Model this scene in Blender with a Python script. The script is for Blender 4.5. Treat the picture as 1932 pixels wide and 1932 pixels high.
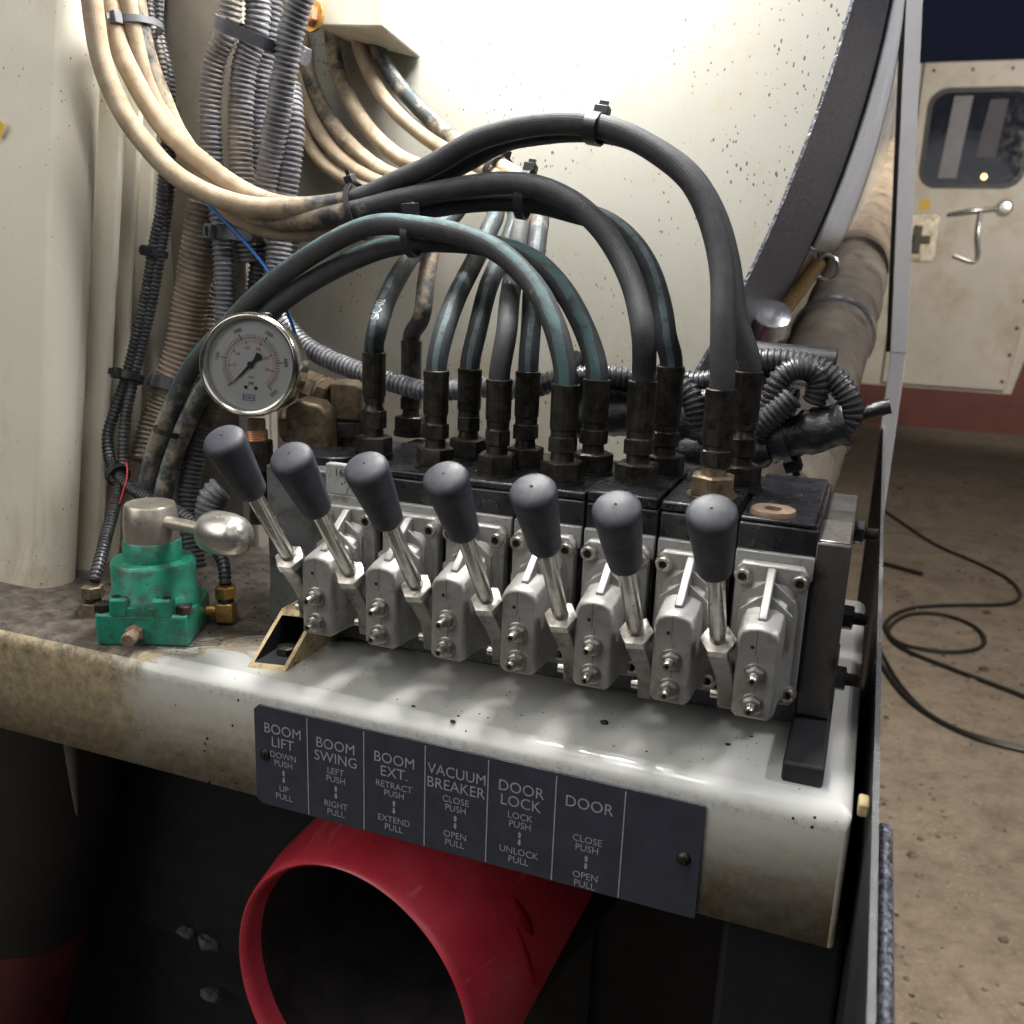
import bpy, math, random
import numpy as np
from mathutils import Vector, Matrix
random.seed(7); np.random.seed(7)
for o in list(bpy.data.objects): bpy.data.objects.remove(o)
scene = bpy.context.scene
COL = scene.collection
rad = math.radians

# ------------------------------------------------------------------ camera
def _cam_axes(yaw, pitch, roll):
    cy, sy, cp, sp, cr, sr = math.cos(yaw), math.sin(yaw), math.cos(pitch), math.sin(pitch), math.cos(roll), math.sin(roll)
    fwd = np.array([-sy*cp, cy*cp, -sp]); right = np.array([cy, sy, 0.0]); up = np.cross(right, fwd)
    return cr*right + sr*up, -sr*right + cr*up, fwd
FPX = 1792.5
CR, CU, CF = _cam_axes(rad(20.46), rad(14.79), rad(2.10))
def ray(px, py):
    d = (px-966)*CR + (966-py)*CU + FPX*CF
    return d/np.linalg.norm(d)
CC = -ray(482, 1325)*0.62
def at(px, py, X=None, Y=None, Z=None):
    """world point seen at photo position (1932 px scale) at a known distance plane"""
    d = ray(px, py)
    if X is not None: t = (X-CC[0])/d[0]
    elif Y is not None: t = (Y-CC[1])/d[1]
    else: t = (Z-CC[2])/d[2]
    return CC + t*d
def zfor(X, Y, py):
    lo, hi = -.5, .9
    for _ in range(50):
        m = (lo+hi)/2
        v = np.array([X, Y, m])-CC
        y = 966-FPX*(v@CU)/(v@CF)
        if y > py: lo = m
        else: hi = m
    return (lo+hi)/2
cam_d = bpy.data.cameras.new('camera'); cam = bpy.data.objects.new('camera', cam_d); COL.objects.link(cam)
cam.matrix_world = Matrix(((CR[0], CU[0], -CF[0], CC[0]), (CR[1], CU[1], -CF[1], CC[1]), (CR[2], CU[2], -CF[2], CC[2]), (0, 0, 0, 1)))
cam_d.sensor_width = 36; cam_d.lens = 36*FPX/1932; cam_d.clip_start = .02; cam_d.clip_end = 400
cam_d.dof.use_dof = True; cam_d.dof.focus_distance = .60; cam_d.dof.aperture_fstop = 14
scene.camera = cam

# ------------------------------------------------------------------ night sky, lamps, exposure
W = bpy.data.worlds.new('World'); scene.world = W; W.use_nodes = True
wn = W.node_tree.nodes; wl = W.node_tree.links
sky = wn.new('ShaderNodeTexSky'); sky.sky_type = 'NISHITA'; sky.sun_disc = False
sky.sun_elevation = rad(-6); sky.sun_rotation = rad(200)
mixn = wn.new('ShaderNodeMixRGB'); mixn.blend_type = 'ADD'; mixn.inputs[0].default_value = 1
mixn.inputs[2].default_value = (.075, .085, .165, 1)
wl.new(sky.outputs[0], mixn.inputs[1]); wl.new(mixn.outputs[0], wn['Background'].inputs[0])
wn['Background'].inputs[1].default_value = .12

def lamp(name, kind, loc, target, power, color, size=.1, spot=None, blend=.5):
    l = bpy.data.lights.new(name, kind); l.energy = power; l.color = color
    if kind == 'AREA': l.shape = 'DISK'; l.size = size
    else: l.shadow_soft_size = size
    if kind == 'SPOT': l.spot_size = rad(spot); l.spot_blend = blend
    o = bpy.data.objects.new(name, l); COL.objects.link(o); o.location = loc
    o.rotation_euler = (Vector(target)-Vector(loc)).to_track_quat('-Z', 'Y').to_euler()
    return o
# the work lamp fixed just above the valve bank, close to the tank head
lamp('work_lamp', 'POINT', (.03, .268, .545), (.045, .30, .2), 2.3, (1, .985, .96), .02)
# added area light that carries the work lamp's light onto the bank
lamp('bank_fill', 'AREA', (.05, .235, .72), (.07, -.05, .05), 8.5, (1, .985, .955), .17)
# unseen soft fill added to brighten the left panel and recess
lamp('soft_fill', 'AREA', (.05, -.25, 1.25), (.0, .15, .15), 4.5, (1, .975, .93), .35)
# broad soft front fill added behind and above the operator
lamp('front_fill', 'AREA', (-1.6, -2.0, 2.0), (0, .1, .1), 58, (1, .97, .92), 3.0)
# lamps on the yard side: one over the ground beside the rail, one on the parked truck
lamp('ground_lamp', 'SPOT', (1.6, 1.2, 2.3), (1.25, 3.2, -1.33), 680, (1, .88, .74), .15, 82, .55)
lamp('side_fill', 'POINT', (1.5, .35, 1.5), (0, 0, 0), 62, (.97, .96, 1), .12)  # unseen point light added to brighten the pipe and tank side
lamp('right_fill', 'AREA', (1.6, -2.4, 2.2), (.1, .1, .1), 15, (.96, .98, 1), 2.5)  # unseen soft fill added at the right front to lift dark areas
lamp('truck_lamp', 'SPOT', (3.0, 3.0, 2.6), (2.0, 10.8, .9), 1400, (1, .91, .80), .2, 40, .5)
scene.view_settings.view_transform = 'Standard'; scene.view_settings.look = 'None'
scene.view_settings.exposure = 0; scene.view_settings.gamma = 1

# ------------------------------------------------------------------ mesh helpers
def unit(v): v = np.asarray(v, float); return v/np.linalg.norm(v)
def basis(axis, ref=None):
    a = unit(axis); r = np.array(ref if ref is not None else ((0, 0, 1) if abs(a[2]) < .9 else (1, 0, 0)), float)
    u = unit(r-(r@a)*a); return u, np.cross(a, u), a
class MB:
    def __init__(s): s.v = []; s.f = []; s.uv = None; s.at = None
    def add(s, vs, fs):
        n = len(s.v); s.v += [tuple(map(float, p)) for p in vs]; s.f += [tuple(i+n for i in f) for f in fs]; return s
    def box(s, c, d, R=None):
        c = np.array(c, float); vs = []
        for z in (-.5, .5):
            for y in (-.5, .5):
                for x in (-.5, .5):
                    p = np.array([x*d[0], y*d[1], z*d[2]])
                    vs.append(c+(R@p if R is not None else p))
        return s.add(vs, [(0, 2, 3, 1), (4, 5, 7, 6), (0, 1, 5, 4), (2, 6, 7, 3), (0, 4, 6, 2), (1, 3, 7, 5)])
    def bx(s, x0, x1, y0, y1, z0, z1): return s.box(((x0+x1)/2, (y0+y1)/2, (z0+z1)/2), (x1-x0, y1-y0, z1-z0))
    def prism(s, pts, o, u, v, w, d):
        o, u, v, w = (np.array(t, float) for t in (o, u, v, w)); n = len(pts)
        a = [o+u*p[0]+v*p[1] for p in pts]; b = [p+w*d for p in a]
        fl = (np.cross(u, v)@w)*d < 0
        f = [tuple(range(n))[::-1], tuple(range(n, 2*n))]+[(i, (i+1) % n, (i+1) % n+n, i+n) for i in range(n)]
        return s.add(a+b, [t[::-1] for t in f] if fl else f)
    def hexa(s, p8): return s.add(p8, [(0, 2, 3, 1), (4, 5, 7, 6), (0, 1, 5, 4), (2, 6, 7, 3), (0, 4, 6, 2), (1, 3, 7, 5)])
    def lathe(s, prof, o, axis, n=24, ref=None, cap=True, ph=0):
        u, v, a = basis(axis, ref); o = np.array(o, float); vs = []; fs = []
        for r, h in prof:
            for k in range(n):
                t = 2*math.pi*(k+ph)/n; vs.append(o+a*h+(u*math.cos(t)+v*math.sin(t))*r)
        m = len(prof)
        for i in range(m-1):
            for k in range(n):
                k2 = (k+1) % n; fs.append((i*n+k, i*n+k2, (i+1)*n+k2, (i+1)*n+k))
        if cap:
            if prof[0][0] > 1e-6: fs.append(tuple(range(n))[::-1])
            if prof[-1][0] > 1e-6: fs.append(tuple(range((m-1)*n, m*n)))
        return s.add(vs, fs)
    def cyl(s, o, axis, r, h, n=20, ch=0, ref=None):
        pr = [(r-ch, 0), (r, ch), (r, h-ch), (r-ch, h)] if ch else [(r, 0), (r, h)]
        return s.lathe(pr, o, axis, n, ref)
    def nut(s, o, axis, R, h, ref=None, hole=0):
        c = R*.13
        return s.lathe([(R*.87, 0), (R, c*.6), (R, h-c*.6), (R*.87, h)], o, axis, 6, ref)
    def grid(s, P):
        P = np.asarray(P); a, b = P.shape[:2]
        return s.add(P.reshape(-1, 3), [(i*b+j, i*b+j+1, (i+1)*b+j+1, (i+1)*b+j) for i in range(a-1) for j in range(b-1)])
def spline(pts, step=.004, vals=None):
    P = np.array(pts, float); n = len(P)
    E = np.vstack([2*P[0]-P[1], P, 2*P[-1]-P[-2]]); out = []; V = []
    for i in range(n-1):
        p0, p1, p2, p3 = E[i:i+4]
        L = np.linalg.norm(p2-p1); m = max(2, int(L/step*2))
        a = .5
        t0 = 0; t1 = t0+max(1e-6, np.linalg.norm(p1-p0)**a); t2 = t1+max(1e-6, np.linalg.norm(p2-p1)**a); t3 = t2+max(1e-6, np.linalg.norm(p3-p2)**a)
        for k in range(m):
            t = t1+(t2-t1)*k/m
            A1 = (t1-t)/(t1-t0)*p0+(t-t0)/(t1-t0)*p1; A2 = (t2-t)/(t2-t1)*p1+(t-t1)/(t2-t1)*p2; A3 = (t3-t)/(t3-t2)*p2+(t-t2)/(t3-t2)*p3
            B1 = (t2-t)/(t2-t0)*A1+(t-t0)/(t2-t0)*A2; B2 = (t3-t)/(t3-t1)*A2+(t-t1)/(t3-t1)*A3
            out.append((t2-t)/(t2-t1)*B1+(t-t1)/(t2-t1)*B2); V.append(i+k/m)
    out.append(P[-1]); V.append(n-1); out = np.array(out); V = np.array(V)
    for _ in range(4): out[1:-1] = .25*out[:-2]+.5*out[1:-1]+.25*out[2:]
    s = np.concatenate([[0], np.cumsum(np.linalg.norm(np.diff(out, axis=0), axis=1))])
    m = max(3, int(s[-1]/step)+1); q = np.linspace(0, s[-1], m)
    res = np.stack([np.interp(q, s, out[:, k]) for k in range(3)], 1)
    val = np.interp(np.interp(q, s, V), range(n), vals) if vals is not None else np.zeros(m)
    return res, val, q
def frames(P, ref=(0, -.6, .8)):
    T = np.gradient(P, axis=0); T /= np.linalg.norm(T, axis=1)[:, None]
    N = np.zeros_like(P); r = np.array(ref, float); t = T[0]
    n = r-(r@t)*t
    if np.linalg.norm(n) < .15: n = np.array((1., 0, 0)); n = n-(n@t)*t
    n = unit(n)
    for i in range(len(P)):
        n = n-(n@T[i])*T[i]; n = unit(n)
        tgt = r-(r@T[i])*T[i]; g = np.linalg.norm(tgt)
        if g > .35: n = unit(n*.9+tgt/g*.1*min(1, g)); n = unit(n-(n@T[i])*T[i])
        N[i] = n
    return T, N, np.cross(T, N)
def tube(P, r, n=14, val=None, s=None, ref=(0, -.6, .8), cap=True):
    """swept tube; r scalar, per-ring array or (rings, n) array; keeps uv (around, along) and a 'dust' value"""
    T, N, B = frames(P, ref); m = len(P); R = np.broadcast_to(np.asarray(r, float).reshape(-1, 1) if np.ndim(r) < 2 else r, (m, n))
    th = np.linspace(0, 2*math.pi, n, endpoint=False)
    V = P[:, None, :]+R[:, :, None]*(N[:, None, :]*np.cos(th)[None, :, None]+B[:, None, :]*np.sin(th)[None, :, None])
    b = MB(); b.v = [tuple(p) for p in V.reshape(-1, 3)]; uv = []
    if s is None: s = np.concatenate([[0], np.cumsum(np.linalg.norm(np.diff(P, axis=0), axis=1))])
    for i in range(m-1):
        for k in range(n):
            k2 = (k+1) % n; b.f.append((i*n+k, i*n+k2, (i+1)*n+k2, (i+1)*n+k))
            uv += [(k/n, s[i]), ((k+1)/n, s[i]), ((k+1)/n, s[i+1]), (k/n, s[i+1])]
    if cap:
        b.f.append(tuple(range(n))[::-1]); uv += [(0, s[0])]*n
        b.f.append(tuple(range((m-1)*n, m*n))); uv += [(0, s[-1])]*n
    b.uv = uv; b.at = np.repeat(val if val is not None else np.zeros(m), n)
    return b
def corrugate(P0, r, pitch=.0037, depth=.0011, n=16, seam=None, val=None):
    P, _, s = spline(P0, .004)
    L = s[-1]; m = int(L/pitch); q = []; rr = []
    for i in range(m):
        for fr, rd in ((.02, r-depth), (.14, r-depth*.1), (.32, r), (.5, r-depth*.1), (.62, r-depth), (.82, r-depth)):
            q.append((i+fr)*pitch); rr.append(rd)
    q = np.array(q); rr = np.array(rr)
    Q = np.stack([np.interp(q, s, P[:, k]) for k in range(3)], 1)
    R = np.repeat(rr[:, None], n, 1)
    if seam is not None: R[:, seam % n] = np.minimum(R[:, seam % n], r-depth*1.2)
    v = np.interp(np.linspace(0, 1, len(Q)), np.linspace(0, 1, len(val)), val) if val is not None else None
    # frames from the smooth path
    T, N, B = frames(P); th = np.linspace(0, 2*math.pi, n, endpoint=False)
    Ni = np.stack([np.interp(q, s, N[:, k]) for k in range(3)], 1); Bi = np.stack([np.interp(q, s, B[:, k]) for k in range(3)], 1)
    V = Q[:, None, :]+R[:, :, None]*(Ni[:, None, :]*np.cos(th)[None, :, None]+Bi[:, None, :]*np.sin(th)[None, :, None])
    b = MB(); b.v = [tuple(p) for p in V.reshape(-1, 3)]; mm = len(q)
    b.f = [(i*n+k, i*n+(k+1) % n, (i+1)*n+(k+1) % n, (i+1)*n+k) for i in range(mm-1) for k in range(n)]
    b.f += [tuple(range(n))[::-1], tuple(range((mm-1)*n, mm*n))]
    b.at = np.repeat(v if v is not None else np.zeros(mm), n)
    return b
_tc = {}
def text2d(txt, size=1.0):
    k = (txt,)
    if k not in _tc:
        c = bpy.data.curves.new('lettering', 'FONT'); c.body = txt; c.size = 1; c.align_x = 'CENTER'; c.align_y = 'CENTER'; c.resolution_u = 3
        o = bpy.data.objects.new('lettering', c); COL.objects.link(o)
        dg = bpy.context.evaluated_depsgraph_get(); m = o.evaluated_get(dg).to_mesh()
        vs = np.array([v.co[:2] for v in m.vertices]); fs = [tuple(p.vertices) for p in m.polygons]
        o.evaluated_get(dg).to_mesh_clear(); bpy.data.objects.remove(o); bpy.data.curves.remove(c)
        lo, hi = vs.min(0), vs.max(0); vs -= (lo+hi)/2
        _tc[k] = (vs, fs)
    return _tc[k]
def letters(b, txt, o, u, v, cap, sx=1.0, wmax=None):
    """flat lettering: cap height in metres, centred on o"""
    vs, fs = text2d(txt); h = np.ptp(text2d('H')[0][:, 1]); k = cap/h; kx = k*sx
    w = np.ptp(vs[:, 0])*kx
    if wmax and w > wmax: kx *= wmax/w
    o, u, v = (np.array(t, float) for t in (o, u, v))
    b.add([o+u*p[0]*kx+v*p[1]*k for p in vs], fs)
    return b

# ------------------------------------------------------------------ object helpers
def rloc(o):
    l = np.zeros(3)
    while o is not None: l += np.array(o.location); o = o.parent
    return l
def mesh_obj(name, b, mat, parent=None, loc=(0, 0, 0), bevel=0, smooth=40, seg=2):
    base = rloc(parent) if parent else np.zeros(3)
    off = base if parent else np.array(loc, float)
    me = bpy.data.meshes.new(name); V = np.array(b.v, float)-off
    me.from_pydata([tuple(p) for p in V], [], b.f)
    if b.uv is not None:
        uvl = me.uv_layers.new(name='UVMap'); uvl.data.foreach_set('uv', np.array(b.uv, dtype=np.float32).ravel())
    if b.at is not None:
        a = me.attributes.new('dust', 'FLOAT', 'POINT'); a.data.foreach_set('value', np.array(b.at, dtype=np.float32))
    me.validate(); me.update()
    if smooth: me.shade_smooth(); me.set_sharp_from_angle(angle=rad(smooth))
    me.materials.append(mat)
    o = bpy.data.objects.new(name, me); COL.objects.link(o)
    if parent: o.parent = parent
    else: o.location = loc
    if bevel:
        md = o.modifiers.new('edge', 'BEVEL'); md.width = bevel; md.segments = seg; md.limit_method = 'ANGLE'; md.angle_limit = rad(35); md.harden_normals = False
    return o
def T(name, label, cat, loc=(0, 0, 0), group=None):
    o = bpy.data.objects.new(name, None); o.empty_display_size = .01; COL.objects.link(o); o.location = loc
    o['label'] = label; o['category'] = cat
    if group: o['group'] = group
    return o
def tag(o, label, cat, group=None):
    o['label'] = label; o['category'] = cat
    if group: o['group'] = group
    return o
def copy_tree(o, parent=None):
    c = o.copy(); COL.objects.link(c)
    if parent: c.parent = parent
    for ch in list(o.children): copy_tree(ch, c)
    return c

# ------------------------------------------------------------------ materials
class NT:
    def __init__(s, name):
        s.m = bpy.data.materials.new(name); s.m.use_nodes = True; s.t = s.m.node_tree; s.n = s.t.nodes; s.b = s.n['Principled BSDF']
        s.tc = s.n.new('ShaderNodeTexCoord'); s.dv = s.tc.outputs['Object']
    def link(s, a, b): s.t.links.new(a, b)
    def vary(s):
        oi = s.n.new('ShaderNodeObjectInfo'); cx = s.n.new('ShaderNodeCombineXYZ'); va = s.n.new('ShaderNodeVectorMath'); va.operation = 'ADD'
        for k, f in enumerate((3.1, 5.3, 7.7)): s.link(s.math('MULTIPLY', oi.outputs['Random'], f), cx.inputs[k])
        s.link(s.tc.outputs['Object'], va.inputs[0]); s.link(cx.outputs[0], va.inputs[1]); s.dv = va.outputs[0]
    def noise(s, scale, detail=4, rough=.6, vec=None, dist=0):
        q = s.n.new('ShaderNodeTexNoise'); q.inputs['Scale'].default_value = scale; q.inputs['Detail'].default_value = detail
        q.inputs['Roughness'].default_value = rough; q.inputs['Distortion'].default_value = dist
        s.link(vec if vec is not None else s.dv, q.inputs['Vector']); return q.outputs['Fac']
    def vor(s, scale, vec=None, out='Distance'):
        q = s.n.new('ShaderNodeTexVoronoi'); q.inputs['Scale'].default_value = scale
        s.link(vec if vec is not None else s.tc.outputs['Object'], q.inputs['Vector']); return q.outputs[out]
    def ramp(s, fac, stops):
        q = s.n.new('ShaderNodeValToRGB'); e = q.color_ramp.elements
        while len(e) < len(stops): e.new(.5)
        for k, (p, c) in enumerate(stops):
            e[k].position = p; e[k].color = (*(c if isinstance(c, (tuple, list)) else (c, c, c)), 1)
        s.link(fac, q.inputs[0]); return q.outputs[0]
    def math(s, op, a, b=None, clamp=False):
        q = s.n.new('ShaderNodeMath'); q.operation = op; q.use_clamp = clamp
        for i, x in enumerate((a, b)):
            if x is None: continue
            if isinstance(x, (int, float)): q.inputs[i].default_value = x
            else: s.link(x, q.inputs[i])
        return q.outputs[0]
    def mix(s, fac, a, b, mode='MIX'):
        q = s.n.new('ShaderNodeMixRGB'); q.blend_type = mode
        for i, x in enumerate((fac, a, b)):
            if isinstance(x, (int, float)): q.inputs[i].default_value = x
            elif isinstance(x, (tuple, list)): q.inputs[i].default_value = (*x, 1)
            else: s.link(x, q.inputs[i])
        return q.outputs[0]
    def mapv(s, scale=(1, 1, 1), src='Object'):
        q = s.n.new('ShaderNodeMapping'); q.inputs['Scale'].default_value = scale; s.link(s.tc.outputs[src], q.inputs['Vector']); return q.outputs[0]
    def sep(s, vec):
        q = s.n.new('ShaderNodeSeparateXYZ'); s.link(vec, q.inputs[0]); return q.outputs
    def attr(s, name):
        q = s.n.new('ShaderNodeAttribute'); q.attribute_name = name; return q.outputs['Fac']
    def bump(s, h, strength=.3, dist=.001, prev=None):
        q = s.n.new('ShaderNodeBump'); q.inputs['Strength'].default_value = strength; q.inputs['Distance'].default_value = dist
        s.link(h, q.inputs['Height'])
        if prev is not None: s.link(prev, q.inputs['Normal'])
        return q.outputs[0]
    def set(s, col=None, rough=None, metal=None, normal=None, **k):
        for key, x in (('Base Color', col), ('Roughness', rough), ('Metallic', metal), ('Normal', normal)):
            if x is None: continue
            if isinstance(x, (int, float)): s.b.inputs[key].default_value = x
            elif isinstance(x, (tuple, list)): s.b.inputs[key].default_value = (*x, 1)
            else: s.link(x, s.b.inputs[key])
        for key, x in k.items(): s.b.inputs[key.replace('_', ' ')].default_value = x
        return s.m
def basic(name, col, rough=.5, metal=0, var=.25, vs=60, bump=.15, bs=600, bd=.0004, dirt=None, dscale=90, dlo=.52, dhi=.68, rvar=.12, **k):
    m = NT(name); m.vary(); n1 = m.noise(vs, 6, .65)
    c = m.mix(m.ramp(n1, [(.3, 0), (.7, 1)]), tuple(x*(1-var) for x in col), tuple(min(1, x*(1+var)) for x in col))
    if dirt: c = m.mix(m.ramp(m.noise(dscale, 8, .7), [(dlo, 0), (dhi, 1)]), c, dirt)
    r = m.math('ADD', m.math('MULTIPLY', m.math('SUBTRACT', m.noise(vs*2.3, 5), .5), rvar*2), rough, True)
    nb = m.bump(m.noise(bs, 3), bump, bd) if bump else None
    return m.set(c, r, metal, nb, **k)
M = {}
# white painted sheet with specks, smears and stains
def painted(name, col, rough, stain=(.36, .26, .13), speck=.5, stain_amt=(.56, .78), coat=.0, streak=True, grime=None):
    m = NT(name)
    c = m.mix(m.ramp(m.noise(7, 5), [(.3, 0), (.75, 1)]), tuple(x*.90 for x in col), col)
    st = m.ramp(m.noise(24, 9, .72, m.mapv((1, 1, .55))), [(stain_amt[0], 0), (stain_amt[1], 1)])
    c = m.mix(m.math('MULTIPLY', st, .55), c, stain)
    if streak:
        sk = m.ramp(m.noise(60, 4, .6, m.mapv((1, 1, .08))), [(.62, 0), (.8, 1)])
        c = m.mix(m.math('MULTIPLY', sk, .22), c, tuple(x*.8 for x in stain))
    if grime:
        x_, y_, z_ = m.sep(m.tc.outputs['Object'])
        lowz = m.math('MULTIPLY', m.math('SUBTRACT', grime[0], z_), grime[1], True)
        gn = m.ramp(m.noise(30, 9, .75, m.mapv((1, 1, .45)), .8), [(.42, 0), (.66, 1)])
        c = m.mix(m.math('MULTIPLY', m.math('MULTIPLY', gn, lowz), .75), c, (.33, .255, .16))
        gn2 = m.math('MULTIPLY', .0, 1.0) if not streak else  m.ramp(m.noise(48, 8, .7, m.mapv((1, 1, .25))), [(.54, 0), (.72, 1)])
        c = m.mix(m.math('MULTIPLY', gn2, .35), c, (.40, .33, .22))
    rv = m.math('LESS_THAN', m.vor(26), m.math('MULTIPLY', m.ramp(m.noise(8, 2), [(.5, 0), (.7, 1)]), .10)); c = m.mix(m.math('MULTIPLY', rv, .75), c, (.36, .17, .045))
    d = m.vor(260, m.mapv((1, 1, .55))); cl = m.noise(9, 4)
    thr = m.math('MULTIPLY', m.math('MULTIPLY', m.ramp(cl, [(.36, .12), (.62, 1)]), m.ramp(m.noise(180, 2), [(.35, .2), (.7, 1)])), .27*speck*2)
    sp = m.math('LESS_THAN', d, thr)
    keep = m.math('GREATER_THAN', m.noise(120, 1), .42)
    sc = m.ramp(m.noise(150, 9, .8, m.mapv((1, 1, .5))), [(.60, 0), (.74, 1)]); c = m.mix(m.math('MULTIPLY', m.math('MULTIPLY', sc, m.ramp(m.noise(6, 3), [(.42, 0), (.6, 1)])), .5), c, stain)
    c = m.mix(m.math('MULTIPLY', sp, m.math('MULTIPLY', keep, .85)), c, (.06, .04, .025))
    return m.set(c, m.ramp(m.noise(30, 5), [(.3, rough*.8), (.7, rough*1.25)]), 0, m.bump(m.noise(45, 4), .05, .001), Coat_Weight=coat)
M['tank_paint'] = painted('tank_paint', (.42, .41, .36), .38, speck=.62, stain_amt=(.56, .80), grime=(-.30, 4.5))
M['panel_paint'] = painted('panel_paint', (.64, .60, .49), .42, speck=.4, stain_amt=(.57, .82), grime=(.13, 7), streak=False)
# deck paint: glossy white, tan mud and grey grease at the left end, grease at the back
def deck_mat():
    m = NT('deck_paint'); x, y, z = m.sep(m.tc.outputs['Object']); z = m.math('ADD', z, .012)
    c = m.mix(m.ramp(m.noise(9, 4), [(.3, 0), (.7, 1)]), (.56, .565, .54), (.64, .64, .61))
    n = m.noise(26, 9, .7); sm = m.noise(34, 6, .6, m.mapv((.5, 1, 1)), 2.2)
    # tan mud on the skirt and front edge, left of the wiped patch
    gx = m.math('MULTIPLY', m.math('ADD', x, .105), -9)
    mud = m.ramp(m.math('ADD', m.math('ADD', gx, m.math('MULTIPLY', n, 1.2)), -.15), [(.25, 0), (.55, 1)])
    mudc = m.mix(m.ramp(m.noise(95, 8, .75), [(.36, 0), (.6, 1)]), (.09, .065, .035), (.46, .36, .19))
    c = m.mix(m.math('MULTIPLY', mud, .92), c, mudc)
    # thin yellow film on the whole skirt, thicker at its lower edge
    low = m.math('MULTIPLY', m.math('ADD', m.math('MULTIPLY', z, -17), .12), 1.0, True)
    c = m.mix(m.math('MULTIPLY', low, m.ramp(sm, [(.3, .45), (.65, 1)])), c, m.mix(m.ramp(m.noise(150, 8, .75), [(.42, 0), (.62, 1)]), (.27, .215, .11), (.47, .42, .28)))
    # the bend above the label: line of fine dirt
    edge = m.math('SUBTRACT', 1, m.math('MULTIPLY', m.math('ABSOLUTE', m.math('SUBTRACT', z, .0015)), 190), True)
    c = m.mix(m.math('MULTIPLY', edge, m.ramp(m.noise(210, 8, .8), [(.48, 0), (.66, .55)])), c, (.12, .09, .05))
    # grey grease on top at the left and behind the selector valve
    up = m.math('GREATER_THAN', z, .009)
    gt = m.math('ADD', m.math('MULTIPLY', m.math('ADD', x, .045), -8.5), m.math('MULTIPLY', m.math('SUBTRACT', y, .055), 9))
    gr = m.ramp(m.math('ADD', m.math('ADD', gt, m.math('MULTIPLY', m.noise(42, 9, .7, None, 1.2), 1.5)), -.45), [(.22, 0), (.42, 1)])
    lim = m.math('LESS_THAN', x, .03)
    g = m.math('MULTIPLY', m.math('MULTIPLY', gr, up), lim)
    grc = m.mix(m.ramp(m.noise(80, 8, .7), [(.4, 0), (.65, 1)]), (.045, .035, .03), (.17, .145, .12))
    c = m.mix(g, c, grc)
    # brown smear ring round the grease
    ring = m.math('MULTIPLY', m.math('MULTIPLY', m.ramp(m.math('ADD', m.math('ADD', gt, m.math('MULTIPLY', sm, 1.7)), -.35), [(.2, 0), (.36, 1), (.6, 0)]), up), lim)
    c = m.mix(m.math('MULTIPLY', ring, .7), c, (.30, .21, .09))
    d = m.vor(120); sp = m.math('LESS_THAN', d, m.math('MULTIPLY', m.ramp(m.noise(11, 2), [(.45, 0), (.7, 1)]), .15))
    c = m.mix(sp, c, (.03, .025, .02))
    r = m.math('ADD', .13, m.math('MULTIPLY', m.math('MAXIMUM', mud, g), .4))
    r = m.math('ADD', r, m.math('MULTIPLY', m.noise(50, 5), .1))
    return m.set(c, r, 0, m.bump(m.noise(130, 7, .7), .10, .0006), Coat_Weight=.15, Coat_Roughness=.08)
M['deck'] = deck_mat()
M['cast'] = basic('cast_aluminium', (.32, .315, .30), .46, .45, .14, 70, .25, 1500, .0003, dirt=(.15, .13, .105), dscale=60, dlo=.54, dhi=.76)
M['black_oily'] = basic('oily_black_paint', (.011, .011, .014), .3, 0, .5, 60, .35, 260, .0007, dirt=(.07, .055, .04), dscale=60, dlo=.6, dhi=.8, rvar=.2)
M['block_grey'] = basic('grey_block_paint', (.085, .088, .092), .45, .1, .25, 40, .2, 500, .0004, dirt=(.035, .03, .026), dscale=55)
M['plate_steel'] = basic('end_plate_steel', (.10, .095, .09), .42, .55, .25, 40, .15, 700, .0003, dirt=(.03, .027, .025), dscale=38)
M['pad_grey'] = basic('grey_pad', (.30, .30, .29), .5, .2, .15, 60, .15, 700, .0003, dirt=(.12, .11, .10), dscale=70)
M['rubber_knob'] = basic('knob_rubber', (.040, .043, .057), .55, 0, .25, 90, .4, 1600, .0003, dirt=(.085, .084, .088), dscale=95, dlo=.50, dhi=.72, rvar=.2)
M['chrome'] = basic('plated_rod', (.55, .53, .49), .24, 1, .15, 120, .05, 300, .0002, dirt=(.12, .10, .08), dscale=130, dlo=.58, dhi=.8)
M['arm_steel'] = basic('lever_arm_steel', (.24, .23, .215), .38, .75, .25, 120, .2, 700, .0003, dirt=(.05, .045, .04), dscale=110, dlo=.5, dhi=.7)
M['zinc'] = basic('zinc_steel', (.50, .475, .43), .33, .9, .2, 160, .1, 700, .0002, dirt=(.10, .08, .06), dscale=240, dlo=.52, dhi=.72)
M['dark_hole'] = basic('dark_recess', (.006, .006, .006), .7, 0, 0, 50, 0)
M['fitting'] = basic('oily_steel_fitting', (.065, .060, .050), .38, .7, .35, 140, .15, 600, .0003, dirt=(.02, .017, .014), dscale=130, dlo=.45, dhi=.65)
M['brown_fitting'] = basic('dusty_brass_fitting', (.20, .15, .095), .5, .45, .35, 120, .25, 500, .0005, dirt=(.07, .05, .035), dscale=110, dlo=.45, dhi=.65)
M['brass'] = basic('brass', (.50, .30, .10), .36, .85, .25, 150, .1, 600, .0003, dirt=(.12, .08, .04), dscale=160)
M['copper'] = basic('copper', (.66, .36, .22), .36, .85, .2, 200, .1, 800, .0002)
M['rust'] = basic('rusty_plug', (.28, .19, .13), .6, .35, .35, 200, .3, 900, .0005, dirt=(.10, .06, .035), dscale=200)
M['black_plastic'] = basic('black_plastic', (.018, .018, .022), .42, 0, .3, 90, .1, 600, .0003)
M['tie_grey'] = basic('weathered_grey_tie', (.10, .10, .115), .5, 0, .25, 90, .1, 600, .0003)
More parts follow.
